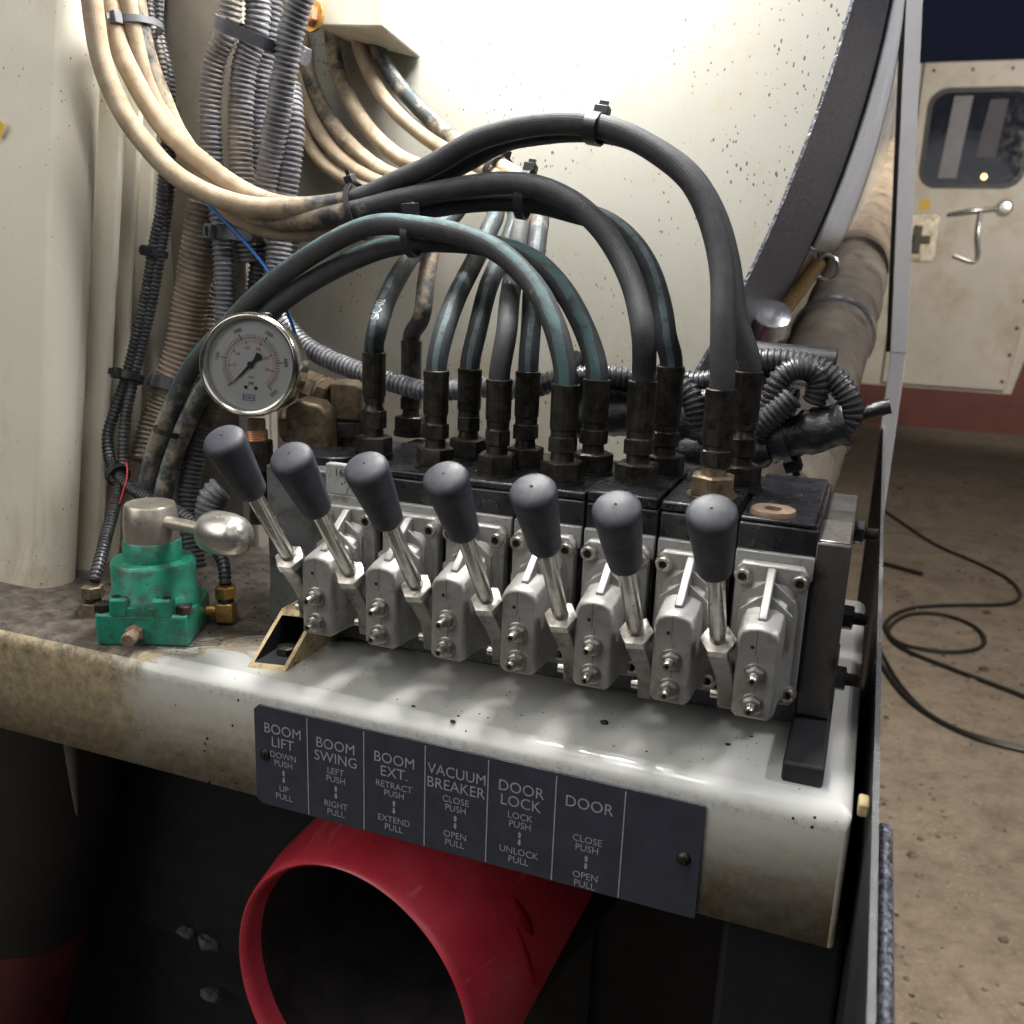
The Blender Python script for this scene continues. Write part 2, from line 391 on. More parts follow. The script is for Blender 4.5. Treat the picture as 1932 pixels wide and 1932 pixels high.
M['tape'] = basic('oily_tape', (.016, .015, .016), .35, 0, .5, 120, .6, 210, .0015, dirt=(.10, .09, .085), dscale=170, dlo=.58, dhi=.75)
def green():
    m = NT('green_paint'); x, y, z = m.sep(m.tc.outputs['Object'])
    c = m.mix(m.ramp(m.noise(70, 5), [(.3, 0), (.7, 1)]), (.010, .20, .125), (.028, .30, .20))
    c = m.mix(m.math('MULTIPLY', m.ramp(m.noise(85, 9, .72), [(.45, 0), (.64, 1)]), .8), c, (.06, .055, .043))
    c = m.mix(m.ramp(m.noise(230, 6, .7), [(.62, 0), (.7, 1)]), c, (.03, .025, .02))
    return m.set(c, m.ramp(m.noise(60, 5), [(.3, .3), (.7, .5)]), 0, m.bump(m.noise(420, 4), .12, .0005))
M['green'] = green()
M['silver'] = basic('brushed_silver', (.50, .455, .385), .34, .75, .2, 60, .12, 900, .0003, dirt=(.16, .12, .08), dscale=100, dlo=.56, dhi=.75)
M['silver_knob'] = basic('satin_knob', (.60, .575, .52), .30, .85, .1, 60, .06, 900, .0002, dirt=(.25, .2, .14), dscale=60, dlo=.6, dhi=.85)
def red():
    m = NT('red_paint')
    c = m.mix(m.ramp(m.noise(14, 5), [(.3, 0), (.7, 1)]), (.60, .028, .055), (.76, .085, .115))
    c = m.mix(m.math('MULTIPLY', m.ramp(m.noise(40, 8, .7), [(.55, 0), (.8, 1)]), .45), c, (.26, .04, .04))
    sc = m.ramp(m.noise(55, 6, .75, m.mapv((1, .12, 1.6)), .6), [(.60, 0), (.68, 1)]); c = m.mix(m.math('MULTIPLY', sc, .35), c, (.80, .36, .36))
    ch = m.ramp(m.noise(34, 9, .78), [(.665, 0), (.69, 1)]); c = m.mix(ch, c, (.10, .055, .045))
    return m.set(c, m.ramp(m.noise(25, 6), [(.3, .22), (.7, .55)]), 0, m.bump(m.noise(60, 6, .7), .22, .0015), Coat_Weight=.3, Coat_Roughness=.2)
M['red'] = red()
M['oil'] = basic('red_oil', (.34, .010, .022), .06, 0, .2, 40, 0, Coat_Weight=1.0, Coat_Roughness=.03)
M['frame_grey'] = basic('shaded_frame_grey', (.016, .0155, .015), .6, 0, .3, 12, .2, 90, .001)  # leg grey darkened to hold the shade below the deck
M['glint'] = basic('dull_glint_grey', (.10, .095, .085), .6, 0, .3, 60, .2, 300, .0005)
M['red_dim'] = basic('shaded_red_paint', (.10, .016, .022), .5, 0, .3, 14, .2, 90, .001, dirt=(.03, .02, .02), dscale=20)  # red darkened in its colour, standing in for shade on the leg
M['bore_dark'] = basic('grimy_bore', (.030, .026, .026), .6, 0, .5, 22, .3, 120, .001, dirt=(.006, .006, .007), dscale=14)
M['label'] = basic('label_plate', (.044, .049, .068), .42, .15, .2, 60, .05, 600, .0002, dirt=(.07, .06, .05), dscale=50, dlo=.6, dhi=.9)
M['print'] = basic('grey_print', (.31, .32, .335), .55, 0, .2, 300, 0)
M['print_dark'] = basic('black_print', (.015, .015, .02), .5, 0, 0, 50, 0)
M['print_red'] = basic('red_print', (.55, .14, .12), .5, 0, 0, 50, 0)
M['print_blue'] = basic('blue_print', (.06, .09, .40), .5, 0, 0, 50, 0)
M['dial'] = basic('dial_face', (.66, .66, .64), .5, 0, .03, 40, 0)
M['bezel'] = basic('stainless_bezel', (.58, .565, .50), .2, 1, .08, 40, .03, 400, .0002)
def glass():
    m = NT('gauge_glass'); n = m.n; t = n.new('ShaderNodeBsdfTransparent'); g = n.new('ShaderNodeBsdfGlossy'); g.inputs['Roughness'].default_value = .05
    f = n.new('ShaderNodeFresnel'); f.inputs[0].default_value = 1.45; mx = n.new('ShaderNodeMixShader')
    m.link(f.outputs[0], mx.inputs[0]); m.link(t.outputs[0], mx.inputs[1]); m.link(g.outputs[0], mx.inputs[2])
    m.link(mx.outputs[0], n['Material Output'].inputs['Surface']); return m.m
M['glass'] = glass()
# hydraulic hose: black rubber with woven relief, optional painted lay-line, dried mud where 'dust' is high
def hose_mat(name, stripe=None, srange=(.02, .22), lo=(.027, .028, .031), rough=.70):
    m = NT(name); u, v, _ = m.sep(m.tc.outputs['UV'])
    c = m.mix(m.ramp(m.noise(120, 5), [(.3, 0), (.7, 1)]), tuple(x*.75 for x in lo), tuple(x*1.5 for x in lo))
    if stripe:
        wob = m.math('ADD', m.math('FRACT', m.math('ADD', u, .1)), m.math('MULTIPLY', m.math('SUBTRACT', m.noise(45, 3), .5), .10))
        inn = m.math('MULTIPLY', m.math('GREATER_THAN', wob, srange[0]), m.math('LESS_THAN', wob, srange[1]))
        wear = m.ramp(m.noise(75, 8, .7), [(.34, 0), (.52, 1)])
        c = m.mix(m.math('MULTIPLY', m.math('MULTIPLY', inn, wear), .8), c, stripe)
    du = m.attr('dust')
    df = m.ramp(m.math('ADD', du, m.math('MULTIPLY', m.math('SUBTRACT', m.noise(75, 8, .72), .5), 1.1)), [(.3, 0), (.62, 1)])
    dc = m.mix(m.ramp(m.noise(60, 9, .78), [(.38, 0), (.62, 1)]), (.30, .225, .15), (.50, .41, .285)); dc = m.mix(m.math('MULTIPLY', m.ramp(m.noise(240, 4, .7), [(.5, 0), (.7, 1)]), .5), dc, (.26, .19, .125))
    c = m.mix(m.math('MULTIPLY', df, .93), c, dc)
    # braided pattern
    a = m.math('SINE', m.math('ADD', m.math('MULTIPLY', u, 6.2832*14), m.math('MULTIPLY', v, 2100)))
    b = m.math('SINE', m.math('SUBTRACT', m.math('MULTIPLY', u, 6.2832*14), m.math('MULTIPLY', v, 2100)))
    wv = m.math('MULTIPLY', a, b)
    nb = m.bump(wv, .16, .0004); nb = m.bump(m.noise(300, 5), .25, .0006, nb)
    return m.set(c, m.math('ADD', rough, m.math('MULTIPLY', df, .35), True), 0, nb)
M['hose'] = hose_mat('hose_rubber')
M['hose_teal'] = hose_mat('hose_teal_rubber', (.050, .115, .118), (.05, .20))
M['hose_line'] = hose_mat('hose_lined_rubber', (.10, .14, .15), (.10, .19), (.018, .024, .026))
def conduit_mat(name, lo=(.022, .022, .024), mud=(.30, .24, .17)):
    m = NT(name); du = m.attr('dust')
    c = m.mix(m.ramp(m.noise(70, 6), [(.3, 0), (.7, 1)]), tuple(x*.7 for x in lo), tuple(x*1.6 for x in lo))
    df = m.ramp(m.math('ADD', du, m.math('MULTIPLY', m.math('SUBTRACT', m.noise(55, 8, .75), .5), 1.2)), [(.3, 0), (.7, 1)])
    c = m.mix(m.math('MULTIPLY', df, .85), c, m.mix(m.ramp(m.noise(25, 4), [(.35, 0), (.65, 1)]), mud, tuple(x*.6 for x in mud)))
    return m.set(c, m.math('ADD', .36, m.math('MULTIPLY', df, .3)), 0, m.bump(m.noise(500, 4), .12, .0004))
M['conduit'] = conduit_mat('conduit_plastic', (.04, .04, .043))
M['conduit_grey'] = conduit_mat('conduit_grey_plastic', (.12, .12, .13), (.34, .29, .22))
M['conduit_mud'] = conduit_mat('conduit_muddy_plastic', (.13, .11, .09), (.46, .36, .27))
M['wire_blue'] = basic('blue_wire', (.01, .16, .62), .4, 0, .1, 60, 0)
M['wire_red'] = basic('red_wire', (.5, .03, .03), .5, 0, .1, 60, 0)
def textured(name, col, spec=.5):
    m = NT(name); d = m.noise(260, 3, .65); d2 = m.noise(430, 3, .75)
    c = m.mix(m.ramp(d, [(.35, 0), (.7, 1)]), tuple(x*.5 for x in col), tuple(x*1.6 for x in col))
    c = m.mix(m.ramp(d2, [(.46, 0), (.58, 1)]), c, (.21, .215, .26))  # pale specks mixed into the colour as glints on the grain
    nb = m.bump(d, 1.0, .0025); nb = m.bump(d2, .7, .0012, nb)
    return m.set(c, .38, 0, nb, Specular_IOR_Level=spec)
M['bedliner'] = textured('textured_black_coat', (.026, .028, .042), .9)
M['gloss_dark'] = basic('glossy_dark_shell', (.06, .055, .055), .16, .2, .2, 10, .02, 60, .0005)
M['gloss_white'] = basic('glossy_white_wrap', (.80, .80, .80), .15, 0, .1, 10, .02, 60, .0005)
M['post_white'] = basic('white_post_paint', (.80, .79, .78), .35, 0, .08, 10, .05, 60, .0005)
M['channel'] = basic('dusty_channel', (.26, .235, .20), .55, 0, .2, 20, .1, 300, .0005, dirt=(.06, .05, .04), dscale=75, dlo=.6, dhi=.72)
M['cream'] = basic('worn_cream_paint', (.46, .36, .20), .5, 0, .2, 80, .2, 400, .0006, dirt=(.12, .07, .03), dscale=130, dlo=.5, dhi=.68)
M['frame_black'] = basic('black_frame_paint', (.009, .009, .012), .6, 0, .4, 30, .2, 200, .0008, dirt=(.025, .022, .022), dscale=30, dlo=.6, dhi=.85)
M['pipe'] = basic('dusty_pipe', (.30, .255, .20), .45, .1, .3, 14, .15, 90, .001, dirt=(.10, .07, .06), dscale=18, dlo=.5, dhi=.7)
M['alu'] = basic('bright_trim', (.66, .66, .66), .25, .8, .1, 20, .05, 200, .0004)
def yard():
    m = NT('yard_ground')
    c = m.mix(m.ramp(m.noise(1.6, 6), [(.3, 0), (.7, 1)]), (.24, .20, .155), (.36, .305, .24))
    c = m.mix(m.math('MULTIPLY', m.ramp(m.noise(9, 9, .75), [(.45, 0), (.68, 1)]), .75), c, (.15, .12, .09))
    d = m.vor(17); sp = m.math('LESS_THAN', d, m.math('MULTIPLY', m.ramp(m.noise(2.2, 2), [(.45, 0), (.7, 1)]), .24))
    c = m.mix(sp, c, (.05, .035, .02))
    d2 = m.vor(60); sp2 = m.math('LESS_THAN', d2, m.math('MULTIPLY', m.ramp(m.noise(5, 3), [(.4, 0), (.65, 1)]), .25))
    c = m.mix(m.math('MULTIPLY', sp2, .7), c, (.42, .37, .30)); c = m.mix(m.math('MULTIPLY', m.ramp(m.noise(3.3, 8, .75, None, 1.5), [(.52, 0), (.66, 1)]), .55), c, (.13, .10, .075))
    nb = m.bump(m.noise(30, 9, .7), .7, .03)
    return m.set(c, .85, 0, nb)
M['yard'] = yard()
M['yard_stone'] = basic('yard_pebbles', (.20, .17, .135), .85, 0, .5, 3, .3, 60, .003, dirt=(.06, .045, .03), dscale=4, dlo=.45, dhi=.6)
M['van_paint'] = basic('dusty_white_van_paint', (.60, .56, .48), .45, 0, .1, 1.5, .05, 20, .002, dirt=(.40, .30, .17), dscale=2.2, dlo=.50, dhi=.78)
M['van_red'] = basic('van_red_paint', (.13, .036, .024), .5, 0, .2, 3, .05, 20, .002)
M['van_trim'] = basic('black_window_seal', (.015, .015, .017), .5, 0, .1, 10, 0)
M['van_glass'] = basic('dark_window_glass', (.02, .024, .035), .08, 0, .1, 5, 0)
M['van_curtain'] = basic('pale_blind', (.23, .23, .25), .6, 0, .1, 8, 0)
M['van_curtain_dark'] = basic('grey_curtain', (.10, .10, .115), .7, 0, .1, 8, 0)
M['dirty_brass'] = basic('door_latch_metal', (.44, .40, .31), .4, .6, .3, 12, .1, 60, .002, dirt=(.08, .06, .03), dscale=10)
M['cable'] = basic('black_cable', (.014, .014, .013), .45, 0, .2, 20, 0)
M['stone'] = basic('grey_stone', (.10, .095, .085), .8, 0, .2, 60, .4, 90, .004)
M['debris'] = basic('dry_grease_crumbs', (.02, .017, .015), .7, 0, .2, 200, .3, 600, .001)
M['yellow'] = basic('yellow_decal', (.75, .48, .02), .5, 0, .1, 100, 0)
def emit(name, col, s):
    m = NT(name); m.set(col, .5); m.b.inputs['Emission Color'].default_value = (*col, 1); m.b.inputs['Emission Strength'].default_value = s; return m.m
M['amber'] = emit('amber_glow', (1, .62, .16), 6)
exec_parts = True

# ================================================================== THE SETTING
GZ = -1.33
g = MB(); g.add([(-150, -150, GZ), (150, -150, GZ), (150, 150, GZ), (-150, 150, GZ)], [(0, 1, 2, 3)])
ground = mesh_obj('ground', g, M['yard']); ground['kind'] = 'structure'

# ---- tank: dished white head, black coated rim, dark shell
TY = .36; TX, TZ, TR = -.7017, .6331, .9979
tank = T('vacuum_tank', 'big white speckled tank head with a black coated rim behind the hoses', 'tank', (TX, TY, TZ))
b = MB(); nr, ns = 26, 180; P = np.zeros((nr, ns+1, 3))
for i in range(nr):
    r = TR*(1-(1-i/(nr-1))**1.0)
    for k in range(ns+1):
        t = 2*math.pi*k/ns; P[i, k] = (TX+r*math.cos(t), TY-.022*(1-(r/TR)**2), TZ+r*math.sin(t))
b.grid(P[::-1]); mesh_obj('tank_head', b, M['tank_paint'], tank, smooth=60)
def ringbody(r0, r1, y0, y1, n=200):
    q = MB(); q.lathe([(r0, y0), (r1, y0), (r1, y1), (r0, y1)], (TX, 0, TZ), (0, 1, 0), n, ref=(1, 0, 0), cap=False); return q
mesh_obj('rim_band', ringbody(TR+.0003, TR+.0028, TY-.003, TY+.42), M['bedliner'], tank)
mesh_obj('tank_shell', ringbody(TR-.03, TR+.004, TY+.42, TY+1.9), M['gloss_dark'], tank)

# ---- deck
DZ = .012
deck = T('rear_deck', 'white painted steel deck shelf with muddy front skirt under the valves', 'deck', (0, 0, DZ))
b = MB(); x0, x1, y0, y1, z0, z1 = -.80, .349, 0, .335, -.0655, DZ
b.bx(x0, x1, y0, y1, z0, z1)
dk = mesh_obj('deck_plate', b, M['deck'], deck, smooth=0)
bw = dk.data.attributes.new('bevel_weight_edge', 'FLOAT', 'EDGE')
for e in dk.data.edges:
    a, c = (np.array(dk.data.vertices[i].co)+np.array(deck.location) for i in e.vertices); mid = (a+c)/2; w = 0
    if mid[1] < .001 and mid[2] > DZ-.001: w = 1.0
    elif mid[0] > x1-.001 and mid[2] > DZ-.001 and .1 < mid[1] < .3: w = .22
    elif mid[0] > x1-.001 and mid[1] < .001: w = .28
    elif mid[0] > x1-.001 and mid[1] > y1-.001: w = .9
    bw.data[e.index].value = w
dk.data.shade_smooth()
md = dk.modifiers.new('edge', 'BEVEL'); md.limit_method = 'WEIGHT'; md.width = .0118; md.segments = 8; md.harden_normals = True
# debris crumbs on the deck
b = MB()
def crumb(c, r):
    n0 = 6; vs = []; 
    for h, k in ((0, .9), (.5, 1.0), (.95, .5)):
        for j in range(n0):
            t = 2*math.pi*j/n0; q = r*k*random.uniform(.7, 1.25); vs.append((c[0]+q*math.cos(t), c[1]+q*math.sin(t)*.8, c[2]+r*h*.7))
    b.add(vs, [(i*n0+j, i*n0+(j+1) % n0, (i+1)*n0+(j+1) % n0, (i+1)*n0+j) for i in range(2) for j in range(n0)]+[tuple(range(12, 18))])
for px, py, r in ((1140, 1365, .0032), (1372, 1404, .0009), (1373, 1405, .0016), (691, 1329, .0011), (780, 1333, .0014), (854, 1362, .002), (824, 1379, .0016), (740, 1345, .0013), (695, 1332, .0014), (749, 1320, .0008), (749, 1349, .0008), (843, 1438, .001), (813, 1425, .001), (900, 1437, .001), (1089, 1445, .0012), (1375, 1500, .0014), (865, 1351, .001), (600, 1386, .001), (510, 1300, .0012), (1158, 1408, .0009), (1220, 1418, .0009), (1418, 1390, .001)):
    p = at(px, py, Z=DZ); 
    if p[1] > .006: crumb((p[0], p[1], DZ-.0002), r)
for _ in range(90):
    x, y = random.uniform(-.02, .33), random.uniform(.012, .06); crumb((x, y, DZ-.0001), random.uniform(.0002, .0006))
for _ in range(160):
    x, y = random.uniform(-.22, .0), random.uniform(.03, .2); crumb((x, y, DZ-.0001), random.uniform(.0003, .0013))
deb = mesh_obj('grease_crumbs', b, M['debris'], smooth=0); deb['kind'] = 'stuff'

# ---- left side panel (white fender corner) with leaning front and return ribs added for light strips
pan = T('fender_sheet', 'white leaning side panel with ribs added for light strips, left end of the deck', 'panel', (-.26, .1, DZ))
def pl(x, y, z): return (x, y+(z-DZ)*.17, z)
b = MB(); xs, xe = -.62, -.2385
b.hexa([pl(xs, .070, DZ-.03), pl(xe, .070, DZ-.03), pl(xs, .108, DZ-.03), pl(xe, .108, DZ-.03), pl(xs, .070, .75), pl(xe, .070, .75), pl(xs, .108, .75), pl(xe, .108, .75)])
mesh_obj('front_sheet', b, M['panel_paint'], pan, bevel=.020, seg=6)
b = MB(); z0_, z1_ = DZ-.03, .8; b.hexa([pl(-.30, .09, z0_), pl(-.262, .09, z0_), (-.30, .262, z0_), (-.262, .262, z0_), pl(-.30, .09, z1_), pl(-.262, .09, z1_), (-.30, .262, z1_), (-.262, .262, z1_)]); mesh_obj('return_sheet', b, M['panel_paint'], pan, bevel=.003)
for k, (yy, w) in enumerate(((.126, .010), (.149, .008), (.170, .006))):
    b = MB(); xo = -.2415-.003*k
    b.hexa([pl(-.266, yy-w, DZ-.002), pl(xo, yy-w*.2, DZ-.002), pl(-.266, yy+w, DZ-.002), pl(xo, yy+w*.35, DZ-.002), pl(-.266, yy-w, .7), pl(xo, yy-w*.2, .7), pl(-.266, yy+w, .7), pl(xo, yy+w*.35, .7)])
    mesh_obj('rib', b, M['panel_paint'], pan, bevel=.002)
b = MB(); b.bx(-.275, -.165, .258, .272, DZ-.05, .9); mesh_obj('channel_web', b, M['channel'], pan, bevel=.003)
b = MB(); b.bx(-.182, -.166, .235, .262, DZ-.05, .9); mesh_obj('channel_lip', b, M['channel'], pan, bevel=.003)
b = MB()
for q in ([(0, 222), (14, 236), (8, 262), (0, 255)],):
    pts = [at(x, y, Y=.070+.17*.335)-np.array((0, .003, 0)) for x, y in q]
    b.add(pts, [(0, 3, 2, 1)])
mesh_obj('warning_decal', b, M['yellow'], pan, smooth=0)

# ================================================================== LABEL PLATE
lp = T('label_plate', 'dark grey engraved label plate naming the levers on the deck skirt', 'label plate', (.139, -.002, -.068))
b = MB(); c = .0035
out = [(0, -.068+c), (c, -.068), (.2785-.001, -.068), (.2785, -.067), (.2785, -.001), (.2775, 0), (c, 0), (0, -c)]
b.prism(out, (0, -.0005, 0), (1, 0, 0), (0, 0, 1), (0, -1, 0), .0016)
mesh_obj('plate', b, M['label'], lp, bevel=.0003)
PY = -.00235
divs = [.0384, .0774, .1177, .1571, .1973, .2361]
for x in divs:
    b = MB(); b.box((x, PY+.0001, -.0345), (.0007, .0004, .0655)); mesh_obj('divider_line', b, M['print'], lp, smooth=0)
cols = [(0, .0384, ('BOOM', 'LIFT'), ('DOWN', 'PUSH'), ('UP', 'PULL')), (.0384, .0774, ('BOOM', 'SWING'), ('LEFT', 'PUSH'), ('RIGHT', 'PULL')),
        (.0774, .1177, ('BOOM', 'EXT.'), ('RETRACT', 'PUSH'), ('EXTEND', 'PULL')), (.1177, .1571, ('VACUUM', 'BREAKER'), ('CLOSE', 'PUSH'), ('OPEN', 'PULL')),
        (.1571, .1973, ('DOOR', 'LOCK'), ('LOCK', 'PUSH'), ('UNLOCK', 'PULL')), (.1973, .2361, ('DOOR', ''), ('CLOSE', 'PUSH'), ('OPEN', 'PULL'))]
zz = (-.0145, -.0232, -.0318, -.0372, -.0458, -.0545, -.0600)
for i, (xa, xb, t, p, q) in enumerate(cols):
    xm = (xa+xb)/2+(.0015 if i == 0 else 0); b = MB(); dz = -.001 if i in (1, 2) else (-.0005 if i else .0005)
    for txt, z, cap in ((t[0], zz[0], .0066), (t[1], zz[1], .0066), (p[0], zz[2], .0041), (p[1], zz[3], .0041), (q[0], zz[5], .0041), (q[1], zz[6], .0041)):
        if i == 5 and z < -.026: z -= .0042
        if txt: letters(b, txt, (xm, PY, z+dz), (1, 0, 0), (0, 0, 1), cap, .95, .0362)
    za = zz[4]+dz-(.0042 if i == 5 else 0)
    for sg in (1, -1):
        pts = [(-.0007, .0005), (.0007, .0005), (.0007, .0026), (.0013, .0026), (0, .0046), (-.0013, .0026), (-.0007, .0026)]
        pts = [(x_, y_*sg) for x_, y_ in pts]
        if sg < 0: pts = pts[::-1]
        b.add([(xm+x_, PY, za+y_) for x_, y_ in pts], [tuple(range(7))])
    mesh_obj('lettering', b, M['print'], lp, smooth=0)
for px, py in ((500, 1423), (1290, 1620)):
    p = at(px, py, Y=-.002); s = MB(); s.lathe([(.0039, 0), (.0039, .0006), (.0031, .0017), (.0016, .0023), (0, .0025)], (p[0], PY+.0005, p[2]), (0, -1, 0), 20)
    so = mesh_obj('screw', s, M['fitting'], lp, smooth=60)
    s = MB(); s.cyl((p[0], PY-.0020, p[2]), (0, -1, 0), .0014, .0003+.0004, 6); mesh_obj('hex_socket', s, M['dark_hole'], so)

# ================================================================== VALVE BANK
N_SEC = 7; XC0, PITCH = .0275, .0443
FY, BY = .066, .076; BACK = .206
def nose_prof(w, z0, z1, arch=.0055, n=7, c=.0025):
    pts = [(-w+c, z0), (w-c, z0), (w, z0+c)]
    for k in range(n): t = k/(n-1); a = t*math.pi; pts.append((w*math.cos(a)*1.0, z1-arch+arch*math.sin(a)**.8 if k not in (0, n-1) else z1-arch))
    pts.append((-w, z0+c)); return pts
sec = T('valve_section', 'cast grey lever valve section first from the gauge with stamped grey body', 'valve', (XC0, .11, DZ), 'lever valve sections side by side in the valve bank')
X = XC0
b = MB(); b.bx(X-.0216, X+.0216, BY, BACK, .018, .1335); body = mesh_obj('valve_body', b, M['black_oily'], sec, bevel=.0012)
b = MB(); b.bx(X-.0212, X+.0212, BY-.0035, BY+.002, .105, .1185); mesh_obj('body_face', b, M['pad_grey'], sec, bevel=.0008)
# cover flange
b = MB()
fo = [(-.0195, .036), (-.0165, .0325), (.0165, .0325), (.0195, .036), (.0195, .1095), (.0165, .1135), (-.0165, .1135), (-.0195, .1095)]
b.prism(fo, (X, BY-.0005, 0), (1, 0, 0), (0, 0, 1), (0, -1, 0), BY-FY-.0005)
mesh_obj('cover_flange', b, M['cast'], sec, bevel=.0012)
# cover nose: loft of arched profiles
rings = []
for y, w, z0, z1 in ((FY+.001, .0168, .0345, .105), (.062, .0140, .0355, .101), (.058, .0121, .0365, .0975), (.051, .0114, .0375, .0945), (.0345, .0112, .0385, .0915), (.0298, .0109, .0388, .0908), (.0280, .0096, .0400, .0894)):
    rings.append([(X+px, y, pz) for px, pz in nose_prof(w, z0, z1, .0065 if y < .06 else .012)])
b = MB(); n = len(rings[0]); vs = [p for r in rings for p in r]
b.add(vs, [(i*n+k, i*n+(k+1) % n, (i+1)*n+(k+1) % n, (i+1)*n+k) for i in range(len(rings)-1) for k in range(n)]+[tuple(range((len(rings)-1)*n, len(rings)*n))])
b.f = [f[::-1] for f in b.f]
mesh_obj('cover_nose', b, M['cast'], sec, bevel=.0006, smooth=35)
# centre rib and four small diagonal ribs on the nose
b = MB(); b.prism([(.0675, .1118), (.0630, .1118), (.036, .0930), (.0365, .0885), (.0675, .090)], (X-.0022, 0, 0), (0, 1, 0), (0, 0, 1), (1, 0, 0), .0044)
mesh_obj('rib', b, M['cast'], sec, bevel=.0006)
for sgn in (-1, 1):
    for y_, z_ in ((.0600, .1060), (.0520, .1005)):
        b = MB(); x0_, x1_ = X+sgn*.002, X+sgn*.0140
        b.hexa([(x0_, y_-.0011, .086), (x1_, y_-.0011, .070), (x0_, y_+.0011, .086), (x1_, y_+.0011, .070), (x0_, y_-.0011, z_), (x1_, y_-.0011, z_-.0095), (x0_, y_+.0011, z_), (x1_, y_+.0011, z_-.0095)])
        mesh_obj('rib', b, M['cast'], sec)
# split line and pin hole on the front
b = MB(); b.cyl((X-.0028, .0281, .0795), (0, -1, 0), .0011, .0002, 10); mesh_obj('pin_hole', b, M['dark_hole'], sec, smooth=0)
b = MB(); b.bx(X-.0011, X-.0008, .0279, .0282, .0750, .0895); b.bx(X+.0004, X+.0007, .0279, .0282, .0405, .0745); mesh_obj('split_line', b, M['plate_steel'], sec, smooth=0)
for zs in (.0648, .0478):
    s = MB(); s.lathe([(.0061, 0), (.0061, .0012), (.0052, .0016)], (X-.0002, .0285, zs), (0, -1, 0), 22); w = mesh_obj('adjusting_screw', s, M['zinc'], sec)
    s = MB(); s.nut((X-.0002, .0270, zs), (0, -1, 0), .0050, .0040); mesh_obj('lock_nut', s, M['zinc'], w)
    s = MB(); s.lathe([(.0027, 0), (.0027, .0068), (.0022, .0076), (.0013, .0076), (.0013, .0060)], (X-.0002, .0240, zs), (0, -1, 0), 16, cap=False); mesh_obj('threaded_stem', s, M['zinc'], w)
    s = MB(); s.cyl((X-.0002, .0180, zs), (0, -1, 0), .0013, .0002, 8); mesh_obj('socket', s, M['dark_hole'], w)
for sx_ in (-1, 1):
    for zs in (.1063, .0410):
        xx = X+sx_*.0153
        s = MB(); s.lathe([(.0052, 0), (.0052, .0008), (.0043, .0008), (.0043, .0044), (.0038, .0050), (.0024, .0050), (.0024, .0026)], (xx, FY+.0002, zs), (0, -1, 0), 20, cap=False); bo = mesh_obj('cap_bolt', s, M['zinc'], sec, smooth=35)
        s = MB(); s.cyl((xx, FY-.0022, zs), (0, -1, 0), .0024, .0003, 6); mesh_obj('hex_socket', s, M['dark_hole'], bo)
ordn = ['first', 'second', 'third', 'fourth', 'fifth', 'sixth', 'seventh']
sections = [sec]
for i in range(1, N_SEC):
    c = copy_tree(sec); c.location = Vector(sec.location)+Vector((PITCH*i, 0, 0)); sections.append(c)
    c['label'] = 'cast grey lever valve section %s from the gauge%s' % (ordn[i], ', next to the end plate' if i == 6 else ' in the bank')
# first section: taller grey stamped body face
b = MB(); b.bx(X-.0205, X+.0205, BY-.003, BY+.004, .1185, .1385); sp = mesh_obj('serial_face', b, M['pad_grey'], sec, bevel=.0008)
b = MB(); letters(b, '1620', (X-.006, BY-.0034, .1335), (1, 0, 0), (0, 0, 1), .0050)
for k in range(18):
    a0, a1 = math.pi*(k/18), math.pi*((k+1)/18)
    q = [(X+.004+r*math.cos(a), BY-.0034, .1190+r*math.sin(a)) for r, a in ((.0085, a0), (.0090, a0), (.0090, a1), (.0085, a1))]; b.add(q, [(0, 1, 2, 3)])
for k in range(3): b.cyl((X-.008+k*.0022, BY-.0032, .1262+k*.0012), (0, -1, 0), .0006, .0002, 8)
mesh_obj('lettering', b, M['print_dark'], sp, smooth=0)
# black port manifolds on top of the sections
for (xa, xb, z1, lab) in ((1.5, 4.5, .1385, 'broad black oily port manifold across the second to fourth valve sections'), (4.52, 5.48, .1405, 'black port block with chamfered corner on the fifth valve section'), (5.52, 6.48, .1395, 'black port block on the sixth valve section beside the plug block')):
    xa = XC0+(xa-1)*PITCH-.0005; xb = XC0+(xb-1)*PITCH-.001
    b = MB(); b.prism([(xa, BY+.001), (xb, BY+.001), (xb, .168), (xb-.008, .178), (xa+.006, .178), (xa, .172)], (0, 0, .1338), (1, 0, 0), (0, 1, 0), (0, 0, 1), z1-.1338)
    o = mesh_obj('port_manifold', b, M['black_oily'], None, ((xa+xb)/2, .12, .1338), bevel=.0012); tag(o, lab, 'manifold')
# plug block on the seventh section
XE = XC0+6*PITCH
pb = T('plug_block', 'black block with a rusty round port plug next to the end plate', 'plug', (XE, .13, .1338))
b = MB(); b.bx(XE-.0212, XE+.0190, BY+.001, BACK-.002, .1338, .1365); mesh_obj('block', b, M['black_oily'], pb, bevel=.001)
pp = at(1459, 962, Z=.1385)
s = MB(); s.lathe([(.0128, 0), (.0128, .0012), (.0122, .0030), (.0050, .0030), (.0050, .0012)], (pp[0], pp[1], .1363), (0, 0, 1), 40, cap=False); rp = mesh_obj('port_plug', s, M['rust'], pb)
s = MB(); s.cyl((pp[0], pp[1], .1374), (0, 0, 1), .0050, .0004, 6); mesh_obj('hex_socket', s, M['dark_hole'], rp)
